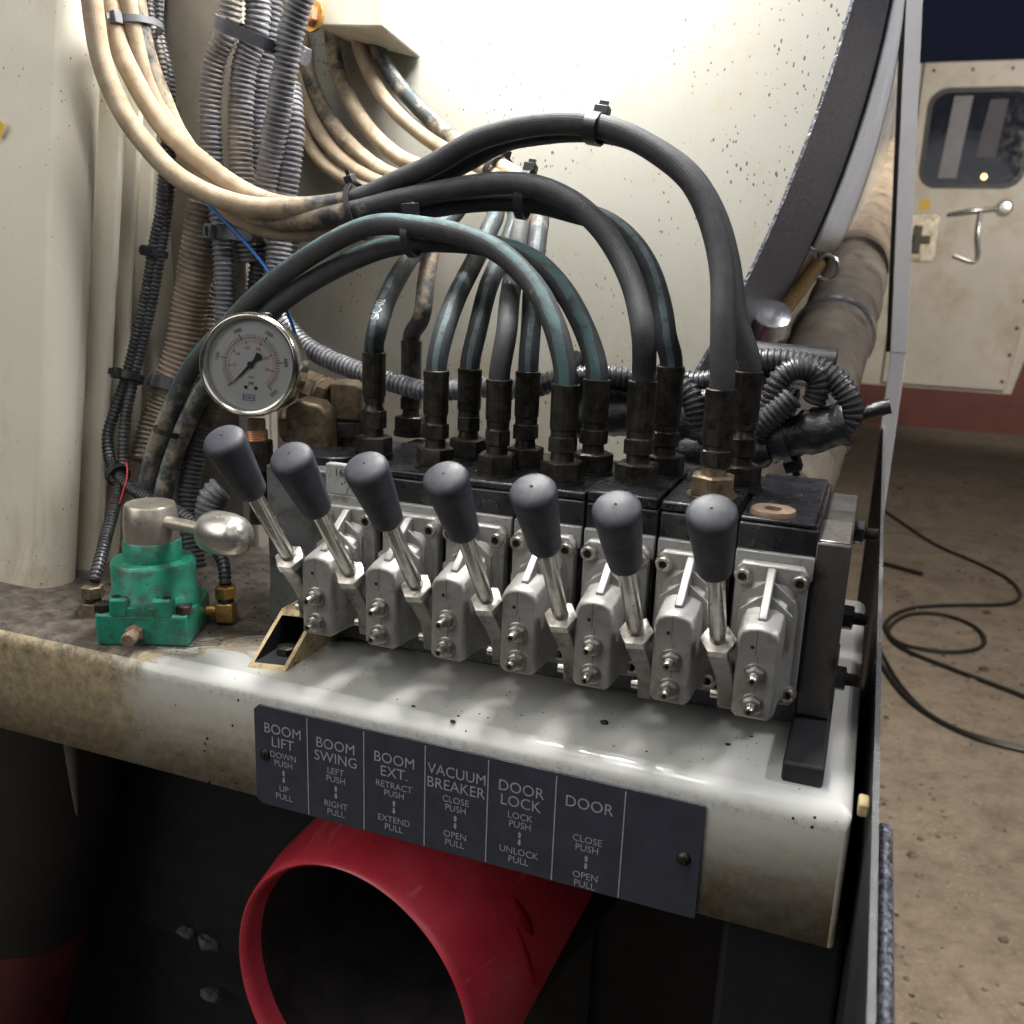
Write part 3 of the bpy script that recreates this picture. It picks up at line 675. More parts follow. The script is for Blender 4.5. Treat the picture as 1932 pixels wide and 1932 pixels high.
# end plate
ep = T('end_plate', 'tall dark steel end plate with black foot closing the valve bank', 'plate', (.323, .12, DZ))
b = MB(); b.bx(.3135, .3325, BY, BACK, .024, .1275); mesh_obj('plate', b, M['plate_steel'], ep, bevel=.0016)
b = MB(); b.bx(.3148, .3312, BY+.002, BY+.05, .1274, .1283); mesh_obj('cast_pad', b, M['zinc'], ep, bevel=.0005)
b = MB(); b.bx(.3125, .3335, .0195, BACK, DZ-.0005, .0235); mesh_obj('foot', b, M['frame_black'], ep, bevel=.0018)
for px, py, yy in ((1622, 1005, .15), (1600, 1165, .12), (1578, 1278, .10)):
    p = at(px, py, Y=yy)
    s = MB(); s.nut((.332, p[1], p[2]), (1, 0, 0), .0075, .0065); nu = mesh_obj('tie_rod_nut', s, M['black_oily'], ep)
    s = MB(); q = [(.0038, 0)]
    for k in range(8): q += [(.0040, .0008+k*.001), (.0034, .0013+k*.001)]
    s.lathe(q, (.3383, p[1], p[2]), (1, 0, 0), 14); mesh_obj('tie_rod', s, M['fitting'], nu, smooth=30)
# inlet block at the left end
ib = T('inlet_block', 'plain dark grey inlet block at the gauge end of the valve bank', 'block', (-.02, .13, DZ))
b = MB(); b.bx(-.044, .0052, BY+.004, .200, .016, .131); mesh_obj('block', b, M['block_grey'], ib, bevel=.0015)
s = MB(); s.cyl((-.010, .115, .131), (0, 0, 1), .020, .006, 28, .001); mesh_obj('port_boss', s, M['black_oily'], ib)
s = MB(); s.cyl((-.029, .100, .1305), (0, 0, 1), .012, .004, 28, .001); mesh_obj('port_boss', s, M['black_oily'], ib)
# square tube under the bank with its cut end showing
st = T('square_tube', 'cream painted square tube with a slanted open end under the valves', 'tube', (-.006, .1, DZ))
b = MB(); xa, xb, za, zb = -.0195, .0062, DZ-.0003, .0385; t_ = .0028
def tubering(xa, xb, za, zb): return [(xa, .019+(za-DZ)*1.5, za), (xb, .023+(za-DZ)*1.5, za), (xb, .023+(zb-DZ)*1.5, zb), (xa, .019+(zb-DZ)*1.5, zb)]
o_ = tubering(xa, xb, za, zb); i_ = tubering(xa+t_, xb-t_, za+t_, zb-t_)
bk = [(p[0], .20, p[2]) for p in o_]; bi = [(p[0], .075, p[2]) for p in i_]
b.add(o_+i_+bk+bi, [(0, 1, 5, 4), (1, 2, 6, 5), (2, 3, 7, 6), (3, 0, 4, 7), (1, 0, 8, 9), (2, 1, 9, 10), (3, 2, 10, 11), (0, 3, 11, 8)])
mesh_obj('tube_wall', b, M['cream'], st, smooth=0)
b = MB(); b.add(i_+bi, [(0, 1, 5, 4), (1, 2, 6, 5), (2, 3, 7, 6), (3, 0, 4, 7), (4, 5, 6, 7)]); mesh_obj('tube_bore', b, M['frame_black'], st, smooth=0)
s = MB(); s.nut((-.0065, .044, za+t_), (0, 0, 1), .0066, .005); mesh_obj('bolt_head', s, M['fitting'], st)

# ================================================================== CONTROL LEVERS
LD = unit((0, -.5778, .8159)); LB = at(545, 1050, Y=.028)
def lever(B):
    lv = T('control_lever', 'black knobbed control lever first from the left, leaning over the selector valve ball', 'lever', tuple(B), 'black knobbed control levers along the valve bank')
    u = np.array((1., 0, 0)); B = np.array(B)
    s = MB(); s.lathe([(.0047, -.004), (.0047, .062)], B, LD, 20); mesh_obj('rod', s, M['chrome'], lv)
    pr = [(.0035, .0590), (.0078, .0592), (.0086, .0606), (.0089, .064), (.0115, .0960), (.0118, .0988), (.0116, .1006), (.0107, .1021), (.0090, .1031), (.0062, .1038), (.0032, .1042), (.0008, .1043), (.0006, .1038), (0, .1037)]
    s = MB(); s.lathe(pr, B, LD, 36); mesh_obj('knob', s, M['rubber_knob'], lv, smooth=60)
    s = MB(); s.nut(B-LD*.006, LD, .0096, .0066, ref=(1, 0, .2)); mesh_obj('jam_nut', s, M['zinc'], lv)
    # bent lever arm from the nut to the pivot under it
    pts = [B-LD*.004, B-LD*.010+np.array((.0005, 0, 0)), B+np.array((.0040, .0105, -.0210)), B+np.array((.0052, .0125, -.030)), B+np.array((.0052, .0130, -.043))]
    P, _, _ = spline(pts, .003); s = MB(); Tn = np.gradient(P, axis=0); Tn /= np.linalg.norm(Tn, axis=1)[:, None]; V = []
    for i in range(len(P)):
        k = i/(len(P)-1); hw = .0070*(1-k)+.0052*k; ht = .0062*(1-k)+.0040*k
        sd = np.array((1., 0, 0)); nn = unit(np.cross(Tn[i], sd)); sd = unit(np.cross(nn, Tn[i]))
        V += [P[i]+sd*a*ht+nn*c*hw for a, c in ((-1, -1), (1, -1), (1, 1), (-1, 1))]
    m = len(P); s.add(V, [(i*4+k, i*4+(k+1) % 4, (i+1)*4+(k+1) % 4, (i+1)*4+k) for i in range(m-1) for k in range(4)]+[(3, 2, 1, 0), (4*m-4, 4*m-3, 4*m-2, 4*m-1)])
    mesh_obj('lever_arm', s, M['arm_steel'], lv, bevel=.0011)
    s = MB(); q = B+np.array((.0008, .0123, -.037)); s.nut(q, (1, 0, 0), .0042, .0032); s.cyl(q-np.array((.004, 0, 0)), (1, 0, 0), .0026, .014, 12); mesh_obj('pivot_bolt', s, M['zinc'], lv)
    return lv
lev0 = lever(LB); labs = ['', 'black knobbed control lever second from the left, below the gauge', 'black knobbed control lever third from the left, in front of the stamped grey body',
 'black knobbed control lever in the middle of the seven', 'black knobbed control lever third from the right', 'black knobbed control lever second from the right', 'rightmost black knobbed control lever, next to the rusty plug']
for i in range(1, 7):
    c = copy_tree(lev0); p = at(*((545, 1050), (660, 1080), (785, 1105), (918, 1130), (1058, 1160), (1200, 1190), (1355, 1205))[i], Y=.028)
    c.location = p; c['label'] = labs[i]
    c.rotation_euler = (rad(random.uniform(-1.2, 1.2)), rad(random.uniform(-.8, .8)), 0)

# ================================================================== HYDRAULIC HOSES
def px3(pts): return [at(a, b_, Y=y) for a, b_, y in pts]
FR, BK_ = .100, .140
def fitting(h, X, Y, zb, nut_z, f0, f1, big=1.0, ring=False):
    """port adapter, swivel nut and crimped ferrule standing on a port; f0..f1 = ferrule heights"""
    ph = random.random()
    a = (0, 0, 1); rf = (math.cos(ph), math.sin(ph), 0)
    s = MB(); s.nut((X, Y, zb), a, .0132*big, .0125, rf); s.lathe([(.0072*big, .0123), (.0066*big, .019), (.0066*big, nut_z-zb+.001)], (X, Y, zb), a, 18); s.lathe([(.0142*big, -.003), (.0142*big, .0005)], (X, Y, zb), a, 24)
    mesh_obj('port_adapter', s, M['brown_fitting'] if ring else M['fitting'], h, smooth=30)
    s = MB(); hh = max(.010, f0-nut_z-.008); s.nut((X, Y, nut_z), a, .0090*big, hh, (math.cos(ph*3), math.sin(ph*3), 0))
    s.lathe([(.0078*big, hh-.0004), (.0064*big, hh+.003), (.0064*big, f0-nut_z-.003), (.0076*big, f0-nut_z-.003), (.0076*big, f0-nut_z+.001)], (X, Y, nut_z), a, 20); mesh_obj('swivel_nut', s, M['fitting'], h, smooth=30)
    s = MB(); L = f1-f0; R = .0083*big
    pr = [(R*.86, 0), (R, .002), (R*1.02, L*.12), (R*1.02, L*.86), (R*1.05, L*.9), (R*1.05, L*.985), (R*.95, L), (R*.7, L)]
    s.lathe(pr, (X, Y, f0), a, 16, rf); mesh_obj('ferrule', s, M['fitting'], h, smooth=18)
def hose(label, start, pts, r, mat, dust=None, fit=None, text=None, group='hydraulic hoses on the valve bank', name='hydraulic_hose'):
    P3 = []; D = []
    if fit:
        i, row, yf1, yf0 = fit; X = XC0+i*PITCH; Y = FR if row == 'f' else BK_
        hp_ = {(0, 'f'): (706, 836), (0, 'b'): (775, 797), (1, 'f'): (821, 866), (1, 'b'): (883, 849), (2, 'f'): (937, 879), (2, 'b'): (990, 866), (3, 'f'): (1059, 893), (3, 'b'): (1117, 876), (4, 'f'): (1201, 897), (4, 'b'): (1251, 880), (5, 'f'): (1344, 921), (5, 'b'): (1393, 900)}[(i, row)]
        X, Y, _ = at(*hp_, Z=.1435)
        f1 = zfor(X, Y, yf1); f0 = zfor(X, Y, yf0); zb = .1395 if 0 < i < 6 else .1365
        h = T(name, label, 'hose', (X, Y, zb), group)
        fitting(h, X, Y, zb, zb+.0175, f0, f1, r/.0070, ring=(i == 5 and row == 'f'))
        P3 += [np.array((X, Y, f1-.012)), np.array((X, Y, f1+.004))]; D += [0, 0]
    else:
        h = T(name, label, 'hose', tuple(at(*pts[0][:2], Y=pts[0][2])), group)
    P3 += px3(pts); n = len(pts)
    dv = dust if dust is not None else [0]*n
    D = D+list(np.interp(np.linspace(0, 1, n), np.linspace(0, 1, len(dv)), dv))
    P, v, s = spline(P3, .004, D)
    mesh_obj('rubber_tube', tube(P, r, 18, v, s), mat, h, smooth=80)
    if text:
        vs, fs = text2d(text[0]); k = text[1]; s0 = text[2]; Tn, N, B = frames(P); q = MB(); out = []
        for x_, y_ in vs:
            ss = s0+x_*k; idx = np.interp(ss, s, np.arange(len(s))); i0 = int(min(idx, len(s)-2)); f = idx-i0
            c = P[i0]*(1-f)+P[i0+1]*f; th = text[3]-y_*k/r; out.append(c+(N[i0]*math.cos(th)+B[i0]*math.sin(th))*(r+.00015))
        q.add(out, fs); mesh_obj('lettering', q, M['print'], h, smooth=0)
    return h
HB = .0073; HS = .0067
# two long pairs that sweep from the upper left over the bank
hose('black braided hose of the tallest arch, mud crusted at its upper left end', 0, [(1364, 620, .112), (1362, 510, .125), (1341, 415, .135), (1305, 342, .142), (1247, 291, .148), (1178, 253, .152), (1117, 236, .155), (1059, 232, .158), (984, 240, .162), (899, 265, .166), (813, 313, .170), (745, 344, .172), (694, 368, .172), (636, 384, .170), (564, 391, .163), (479, 391, .152), (393, 366, .146), (325, 325, .142), (273, 270, .138), (236, 219, .134), (202, 147, .130), (185, 85, .127), (171, -20, .124)], HB, M['hose'], [0]*10+[.05, .15, .35, .6, .85, .9, 1, 1, 1, 1, 1], (5, 'f', 733, 843))
hose('black braided hose tucked behind the tallest arch', 0, [(1388, 600, .150), (1375, 500, .158), (1350, 410, .164), (1308, 338, .168), (1246, 288, .170), (1172, 254, .172), (1100, 246, .174), (1020, 252, .178), (950, 266, .182), (865, 312, .186), (779, 350, .188), (694, 384, .187), (636, 396, .182), (560, 392, .176), (496, 378, .170), (444, 352, .165), (376, 301, .160), (308, 239, .156), (260, 164, .150), (222, 79, .147), (203, -20, .144)], HB, M['hose'], [0]*10+[.1, .2, .4, .8, 1, 1, 1, 1, 1], (5, 'b', 700, 800))
hose('black braided hose of the middle arch, front one of its pair', 0, [(1215, 640, .108), (1199, 552, .125), (1168, 480, .138), (1127, 422, .145), (1076, 379, .150), (1008, 351, .155), (933, 346, .160), (848, 358, .166), (745, 378, .168), (690, 392, .168), (608, 408, .166), (513, 413, .165), (444, 388, .166), (395, 345, .168), (340, 270, .168), (294, 193, .164), (273, 143, .160), (253, 62, .156), (238, -20, .152)], HB, M['hose'], [0]*8+[.3, .45, .6, .75, .9, .9, .9, .85, .8], (4, 'f', 718, 815))
hose('black braided hose of the middle arch, rear one with the tan sagging loop', 0, [(1256, 640, .150), (1247, 581, .158), (1226, 513, .164), (1189, 455, .168), (1140, 418, .170), (1076, 398, .172), (1011, 382, .174), (930, 378, .178), (848, 386, .180), (760, 402, .182), (690, 418, .182), (642, 428, .180), (590, 436, .178), (513, 433, .176), (450, 410, .175), (412, 372, .176), (370, 305, .176), (328, 239, .172), (308, 191, .169), (290, 147, .166), (270, 79, .162), (252, -20, .158)], HB, M['hose_line'], [0]*7+[.15, .3, .6, .9, 1, 1, .8, .6, .5, .4, .4], (4, 'b', 690, 804), ('58001', .0095, .655, .45))
# teal pair that arches over to the left and runs down behind the selector valve
hose('teal striped hose on top of the low arch, scuffed white along its back', 0, [(1052, 632, .105), (1014, 549, .120), (948, 480, .132), (878, 446, .138), (790, 428, .142), (711, 424, .145), (640, 450, .147), (540, 513, .150), (472, 570, .150), (420, 625, .148), (362, 692, .144), (328, 762, .140), (294, 848, .134), (274, 930, .128), (262, 1010, .122), (258, 1050, .12)], .0072, M['hose_teal'], [.12, .2, .1, 0, 0, 0, .1, .3, .4, .3, .2], (3, 'f', 724, 814))
hose('teal striped hose under the first one of the low arch', 0, [(1107, 632, .145), (1066, 553, .152), (1018, 500, .156), (963, 472, .158), (880, 458, .158), (779, 458, .158), (711, 472, .158), (626, 510, .158), (557, 551, .157), (506, 592, .156), (440, 665, .152), (383, 740, .147), (349, 807, .142), (321, 882, .136), (304, 950, .130), (294, 1030, .124)], .0072, M['hose_teal'], [0, .1, 0, 0, 0, .1, .2, .4, .3, .2], (3, 'b', 715, 800))
# six hoses from the upper cover down to the ports
hose('short dark hose lettered SC-02 bending right from the ferrule next to the gauge elbows', 0, [(711, 625, .112), (725, 576, .135), (757, 512, .175), (794, 462, .215), (850, 412, .255), (868, 388, .270), (840, 372, .285), (770, 372, .298), (700, 358, .305), (663, 343, .310), (608, 306, .316), (574, 254, .320), (556, 130, .322), (553, 20, .322)], HS, M['hose_line'], [0, 0, .05, .1, .3, .5, .8, .9, .9, .9, .9], (0, 'f', 664, 751), ('SC-02', .0085, .052, .35))
hose('brown dusted hose rising behind the lettered hose', 0, [(795, 600, .205), (805, 520, .218), (817, 455, .236), (836, 410, .255), (838, 385, .275), (780, 366, .296), (694, 333, .308), (636, 292, .314), (590, 226, .320), (566, 140, .324), (560, 20, .326)], HS, M['hose'], [.3, .5, .6, .7, .8, .8, .7, .7, .7], (0, 'b', 642, 745))
hose('dark hose with worn white scuffs leaning right from the second valve front port', 0, [(836, 630, .108), (861, 561, .135), (895, 493, .175), (922, 436, .210), (935, 395, .245), (900, 362, .275), (820, 352, .295), (728, 325, .308), (649, 260, .316), (602, 191, .322), (574, 113, .325), (566, 20, .326)], HS, M['hose_line'], [0, .1, .2, .1, .1, .6, .7, .6, .4, .5, .6], (1, 'f', 698, 787))
hose('dark hose leaning right from the second valve rear port', 0, [(899, 630, .146), (920, 545, .168), (940, 498, .195), (966, 440, .225), (972, 395, .255), (930, 350, .280), (845, 328, .298), (755, 298, .310), (684, 228, .318), (638, 137, .324), (626, 58, .327), (622, 0, .328)], HS, M['hose_line'], [0, 0, 0, .1, .2, .6, .7, .7, .5, .4, .5], (1, 'b', 695, 777))
hose('dark upright hose from the third valve front port', 0, [(955, 632, .108), (962, 561, .135), (970, 510, .160), (978, 450, .195), (986, 400, .235), (960, 348, .270), (890, 305, .295), (813, 265, .310), (731, 191, .320), (690, 118, .326), (673, 60, .328), (668, 0, .328)], HS, M['hose'], [.1, .15, .1, .3, .5, .6, .7, .8, .7, .7, .8], (2, 'f', 715, 797))
hose('dark upright hose from the third valve rear port, pale lettering near its top', 0, [(1003, 600, .148), (1006, 520, .175), (1014, 450, .205), (1018, 400, .235), (990, 345, .265), (926, 306, .290), (899, 297, .298), (841, 251, .310), (779, 192, .318), (729, 128, .325), (703, 62, .328), (695, 0, .328)], HS, M['hose_line'], [0, .05, .3, .5, .6, .6, .5, .3, .3, .4, .5], (2, 'b', 700, 790))

# ---- cover box for the upper hoses, bolted at the top
cb = T('hose_cover', 'small white steel hood over the upper hose ends', 'hood', (-.06, .30, .43))
p0, p1 = at(592, 50, Y=.285), at(724, 52, Y=.285)
b = MB(); b.hexa([(p0[0], .285, p0[2]), (p1[0], .285, p1[2]), (p0[0], .345, p0[2]), (p1[0]+.004, .345, p1[2]-.012), (p0[0], .285, .62), (p1[0], .285, .62), (p0[0], .345, .62), (p1[0], .345, .62)])
mesh_obj('hood_sheet', b, M['panel_paint'], cb, bevel=.002)
p = at(590, 28, Y=.275); s = MB(); s.lathe([(.012, 0), (.012, .003)], p+np.array((-.002, .006, 0)), (-.3, -1, .1), 24); wv = mesh_obj('washer', s, M['brass'], cb)
s = MB(); s.nut(p+np.array((-.003, .004, 0)), (-.3, -1, .1), .0085, .007); mesh_obj('hex_nut', s, M['copper'], cb)

# ================================================================== CORRUGATED CONDUITS
def conduit(label, pts, r, mat, pitch=.0038, depth=.0011, seam=None, dust=None, n=16):
    P = px3(pts)
    o = mesh_obj('corrugated_conduit', corrugate(P, r, pitch, depth, n, seam, dust), mat, None, tuple(P[-1]), smooth=45)
    return tag(o, label, 'conduit', 'corrugated conduits')
conduit('grey corrugated conduit on the left side of the upper thick bundle', [(440, -20, .20), (428, 60, .20), (408, 105, .20), (398, 171, .20), (397, 239, .20), (403, 325, .20), (413, 400, .20), (421, 478, .198), (425, 547, .197), (424, 640, .195), (430, 700, .195)], .0086, M['conduit_grey'], dust=[.55, .5, .45, .3, .2, .15, .1, .1, 0, 0])
conduit('wide dusty conduit in the centre of the upper bundle', [(486, -20, .215), (485, 50, .215), (462, 120, .213), (455, 205, .212), (454, 290, .212), (458, 350, .212), (462, 430, .212), (470, 500, .214)], .0100, M['conduit_grey'], dust=[.1, .1, .2, .45, .5, .2, .1])
conduit('straight conduit behind the centre of the upper bundle', [(515, -20, .235), (505, 60, .235), (492, 150, .235), (487, 250, .235), (492, 350, .235)], .0095, M['conduit_grey'], dust=[.1, .1, .2, .2])
conduit('thick split conduit bulging at the right of the upper bundle', [(573, -20, .195), (560, 20, .195), (547, 70, .195), (537, 137, .196), (520, 239, .198), (506, 320, .20), (497, 400, .20)], .0098, M['conduit_grey'], seam=2, dust=[.0, .0, .1, .15, .3])
conduit('rightmost conduit of the upper bundle running down past the lower tie', [(542, 160, .218), (549, 230, .214), (545, 300, .212), (536, 370, .211), (528, 430, .21), (523, 513, .206), (508, 560, .20)], .0104, M['conduit_grey'], dust=[0, 0, .15, .2, .1, .1])
conduit('thick conduit at far right edge of the bundle under the hose sag', [(552, 430, .225), (540, 470, .222), (530, 520, .22), (515, 575, .217)], .009, M['conduit'], dust=[.1, .1, .1])
conduit('wide mud brown conduit running down left of the gauge', [(388, 380, .205), (383, 420, .205), (376, 470, .205), (366, 530, .205), (354, 590, .204), (343, 660, .20), (325, 715, .195), (306, 770, .19), (288, 830, .18), (276, 880, .17)], .0150, M['conduit_mud'], pitch=.0042, depth=.0014, seam=3, dust=[.2, .3, .5, .8, .8, .7, .6, .5, .5])
conduit('mud brown conduit close behind the widest one', [(400, 440, .225), (394, 520, .222), (385, 600, .22), (372, 670, .215), (352, 740, .205)], .0100, M['conduit_mud'], dust=[.2, .3, .5, .5])
conduit('dark conduit dropping behind the gauge face', [(487, 440, .22), (490, 500, .22), (484, 555, .218), (470, 610, .214), (460, 680, .21)], .0088, M['conduit'], dust=[.3, .3, .1, .1])
conduit('dark vertical conduit right of the teal hose ends', [(412, 735, .165), (397, 770, .162), (378, 815, .158), (362, 882, .152), (354, 950, .146), (360, 1018, .14), (371, 1075, .135)], .0090, M['conduit'], dust=[.5, .35, .2, .1, 0, 0])
conduit('short fat conduit stub above the silver ball', [(398, 995, .13), (396, 965, .13), (404, 935, .132), (425, 918, .138)], .0115, M['conduit_grey'], dust=[.0, .0, .1])
conduit('thin black conduit curling behind the silver handle to the right fitting', [(276, -20, .185), (283, 40, .185), (301, 103, .186), (311, 180, .188), (314, 260, .19), (308, 342, .19), (303, 400, .188), (290, 461, .184), (278, 540, .178), (256, 640, .168), (238, 711, .16), (216, 779, .148), (203, 820, .14), (207, 866, .132), (222, 895, .125), (248, 922, .118), (285, 943, .112), (340, 968, .106), (383, 1003, .10), (410, 1035, .092), (424, 1075, .082), (425, 1105, .077)], .0047, M['conduit'], .0034, .0009, dust=[.4, .4, .3, .1, .1, .1, 0, 0, 0, 0, 0], n=12)
conduit('thin black conduit with a red wire ending at the left fitting', [(296, -20, .20), (300, 60, .20), (318, 140, .20), (322, 240, .20), (320, 340, .198), (312, 420, .192), (302, 480, .186), (285, 580, .178), (265, 660, .17), (250, 725, .16), (238, 779, .15), (233, 831, .142), (232, 880, .134), (221, 935, .115), (203, 1002, .085), (188, 1060, .060), (177, 1100, .048)], .0047, M['conduit'], .0034, .0009, dust=[.3, .2, .1, 0, 0, 0, 0], n=12)
conduit('grey conduit sloping right behind the gauge and the port ferrules', [(515, 585, .215), (538, 614, .212), (575, 652, .21), (621, 678, .208), (668, 697, .206), (744, 722, .205), (806, 738, .205), (870, 735, .207), (930, 730, .21), (990, 738, .215)], .0080, M['conduit_grey'], seam=4, dust=[.1, .15, .1, .1, .1])
# black oily harness behind and right of the ports
hz = [('oily black conduit looping out at the far right of the harness', [(1390, 690, .24), (1440, 680, .24), (1490, 683, .24), (1540, 695, .24), (1580, 720, .238), (1603, 755, .236), (1606, 790, .236), (1590, 812, .236), (1555, 818, .238)], .0088, .0040),
 ('oily black conduit arching over the middle of the harness', [(1440, 795, .232), (1458, 750, .23), (1472, 715, .23), (1500, 695, .232), (1535, 700, .235), (1545, 730, .236), (1530, 770, .238)], .0085, .0038),
 ('oily black conduit lying slanted inside the harness', [(1425, 815, .225), (1450, 790, .224), (1478, 765, .224), (1500, 745, .225)], .0092, .0036),
 ('oily black conduit along the top of the harness behind the tall arch', [(1265, 715, .25), (1310, 720, .25), (1350, 715, .25), (1395, 685, .25), (1435, 688, .25), (1470, 705, .25)], .0080, .0040),
 ('oily black conduit bending down behind the middle arch ferrules', [(1225, 712, .245), (1270, 718, .242), (1300, 740, .238), (1312, 775, .236), (1318, 830, .236)], .0085, .0040),
 ('black conduit crossing behind the third and fourth valve ferrules', [(990, 738, .225), (1035, 722, .225), (1085, 712, .228), (1140, 708, .232), (1200, 718, .238), (1240, 728, .24)], .0085, .0040)]
for lab, pts, r, pi_ in hz: conduit(lab, pts, r, M['conduit'], pi_, .0013, dust=[.05, .1, .05])
def taped(label, pts, r):
    P, _, s = spline(px3(pts), .004); m = len(P)
    R = r*(1+.10*np.random.randn(m, 16)*.5+.06*np.sign(np.sin(s*260))[:, None])
    o = mesh_obj('taped_harness', tube(P, R, 16, None, s), M['tape'], None, tuple(P[0]), smooth=60); tag(o, label, 'harness', 'tape wrapped harness trunks')
taped('thick tape wrapped harness trunk along the deck behind the ports', [(1085, 790, .235), (1160, 785, .24), (1240, 780, .242), (1320, 815, .242), (1400, 835, .242), (1480, 826, .24), (1560, 808, .238), (1600, 798, .237)], .0150)
taped('upper tape wrapped harness trunk behind the middle arch', [(1075, 745, .245), (1150, 740, .25), (1230, 755, .252), (1330, 765, .252), (1420, 755, .252), (1500, 770, .25)], .0145)
taped('tape wrapped harness stub behind the fifth valve', [(1100, 670, .255), (1090, 690, .252), (1100, 720, .25), (1140, 735, .25)], .0075)
taped('thin frayed harness tail pointing right past the rail', [(1590, 800, .237), (1630, 780, .237), (1655, 772, .237), (1680, 766, .237)], .0050)
taped('sagging tape wrapped harness trunk under the tall arch ferrule', [(1230, 835, .235), (1300, 850, .236), (1380, 862, .236), (1450, 845, .236)], .0120)
P, _, s = spline(px3([(383, 379, .175), (427, 420, .175), (472, 468, .172), (509, 516, .168), (528, 556, .166), (549, 606, .168), (560, 640, .19)]), .004)
o = mesh_obj('wire', tube(P, .0013, 8, None, s), M['wire_blue'], None, tuple(P[0])); tag(o, 'thin bright blue wire crossing the conduit bundle', 'wire')
P, _, s = spline(px3([(238, 872, .126), (241, 895, .120), (233, 925, .113), (226, 950, .108)]), .004)
o = mesh_obj('wire', tube(P, .0007, 8, None, s), M['wire_red'], None, tuple(P[0])); tag(o, 'thin red wire beside the left thin conduit', 'wire')

# ================================================================== CABLE TIES
def ziptie(label, px, py, Y, ax2, rx, ry=None, w=.0045, head=60, mat='black_plastic', hs=1.0, tail=0):
    """strap loop round the point; ax2 = photo point that gives the direction of the hoses it binds"""
    c = at(px, py, Y=Y); a = at(ax2[0], ax2[1], Y=ax2[2])-c; ry = ry or rx
    u, v, a = basis(a, (0, 0, 1) if abs(unit(a)[2]) < .8 else (1, 0, 0)); z = T('cable_tie', label, 'cable tie', tuple(c), 'cable ties round hoses and conduits')
    n = 40; s = MB(); V = []
    for k in range(n):
        t = 2*math.pi*k/n; d = u*math.cos(t)*ry+v*math.sin(t)*rx; nn = unit(u*math.cos(t)/ry+v*math.sin(t)/rx)
        V += [c+d-a*w/2, c+d+a*w/2, c+d+nn*.0012+a*w/2, c+d+nn*.0012-a*w/2]
    s.add(V, [(k*4+j, ((k+1) % n)*4+j, ((k+1) % n)*4+(j+1) % 4, k*4+(j+1) % 4) for k in range(n) for j in range(4)])
    mesh_obj('strap', s, M[mat], z, smooth=30)
    t = rad(head); d = u*math.cos(t)*ry+v*math.sin(t)*rx; nn = unit(u*math.cos(t)/ry+v*math.sin(t)/rx); tg = np.cross(nn, a)
    R = np.stack([tg, a, nn], 1); s = MB(); s.box(c+d+nn*.003*hs, (.0072*hs, (w+.0022)*hs, .0058*hs), R)
    h = mesh_obj('head', s, M[mat], z, bevel=.0006)
    s = MB(); s.box(c+d+nn*.0072*hs, (.0016, w*.8, .004*hs), R); mesh_obj('tail_stub', s, M[mat], z)
    return z
ziptie('black cable tie on the crown of the tallest arch', 1124, 243, .160, (1059, 232, .160), .0155, .0088, .0075, 20)
ziptie('black cable tie round the middle arch pair', 990, 368, .164, (933, 360, .164), .011, .0145, .006, 15)
ziptie('black cable tie where the upper hoses meet beside the conduit bundle', 680, 398, .174, (745, 375, .172), .016, .0195, .0042, 10)
ziptie('black cable tie standing on the crown of the low teal arch', 779, 444, .150, (700, 448, .15), .0130, .0135, .0052, -5, hs=1.25)
ziptie('black cable tie on the hoses below the hood', 940, 322, .285, (899, 300, .30), .012, .011, .006, 10)
ziptie('broad grey cable tie strapped round the upper conduit bundle', 492, 74, .207, (470, 150, .207), .045, .024, .0085, -80, 'tie_grey', 1.3)
ziptie('broad grey cable tie round the conduit bundle below the hose sag', 455, 440, .212, (452, 520, .212), .033, .020, .0085, 95, 'tie_grey', 1.0)
ziptie('grey cable tie with open head near the upper left hoses', 262, 47, .165, (270, 100, .165), .019, .013, .0048, 95, 'tie_grey', 1.2)
ziptie('small black cable tie round the thin conduit pair near the panel', 296, 478, .187, (287, 540, .183), .0085, .0065, .006, 95)
ziptie('black cable tie halfway down the thin conduit pair', 247, 712, .161, (238, 760, .153), .0105, .007, .006, 110)
ziptie('oily black cable tie at the crossing of the two thin conduits', 222, 896, .126, (240, 915, .12), .008, .008, .006, 200)
ziptie('cable tie with a pale head round the teal hose ends', 325, 815, .139, (310, 860, .135), .0165, .0095, .004, -65)
ziptie('dark cable tie under the wide mud brown conduit', 321, 722, .193, (306, 770, .188), .016, .014, .009, 95, 'tie_grey')
ziptie('oily cable tie hanging under the right harness trunk', 1480, 828, .240, (1540, 812, .238), .016, .016, .006, 190, hs=1.4)

# ================================================================== PRESSURE GAUGE
GC = at(470, 688, Y=.088); GN = unit((.24, -1, .14))     # dial centre and facing direction
ga = T('pressure_gauge', 'round stainless pressure gauge with white dial above the inlet block', 'gauge', tuple(GC))
gu = unit(np.cross((0, 0, 1), -GN)); gu = unit(np.cross(GN, np.cross((0, 0, 1.), GN))*0+np.cross((0, 0, 1.), GN)*-1) if False else unit(np.cross((0., 0, 1), GN))
gv = np.cross(GN, gu)
if gu[0] < 0: gu, gv = -gu, gv
gv = unit(np.cross(GN, gu)); 
if gv[2] < 0: gv = -gv
_r = rad(-3); gu, gv = gu*math.cos(_r)+gv*math.sin(_r), gv*math.cos(_r)-gu*math.sin(_r)
GR = .0342
s = MB(); s.lathe([(.0, -.034), (.022, -.034), (.0295, -.031), (.0315, -.028), (.0318, -.008), (.033, -.006)], GC, GN, 64, cap=False); mesh_obj('case', s, M['bezel'], ga)
s = MB(); s.lathe([(.033, -.0065), (.0346, -.006), (.0350, -.004), (.0350, .0005), (.0342, .0022), (.0325, .0030), (.0312, .0022), (.0300, -.0035)], GC, GN, 72, cap=False); mesh_obj('bezel', s, M['bezel'], ga)
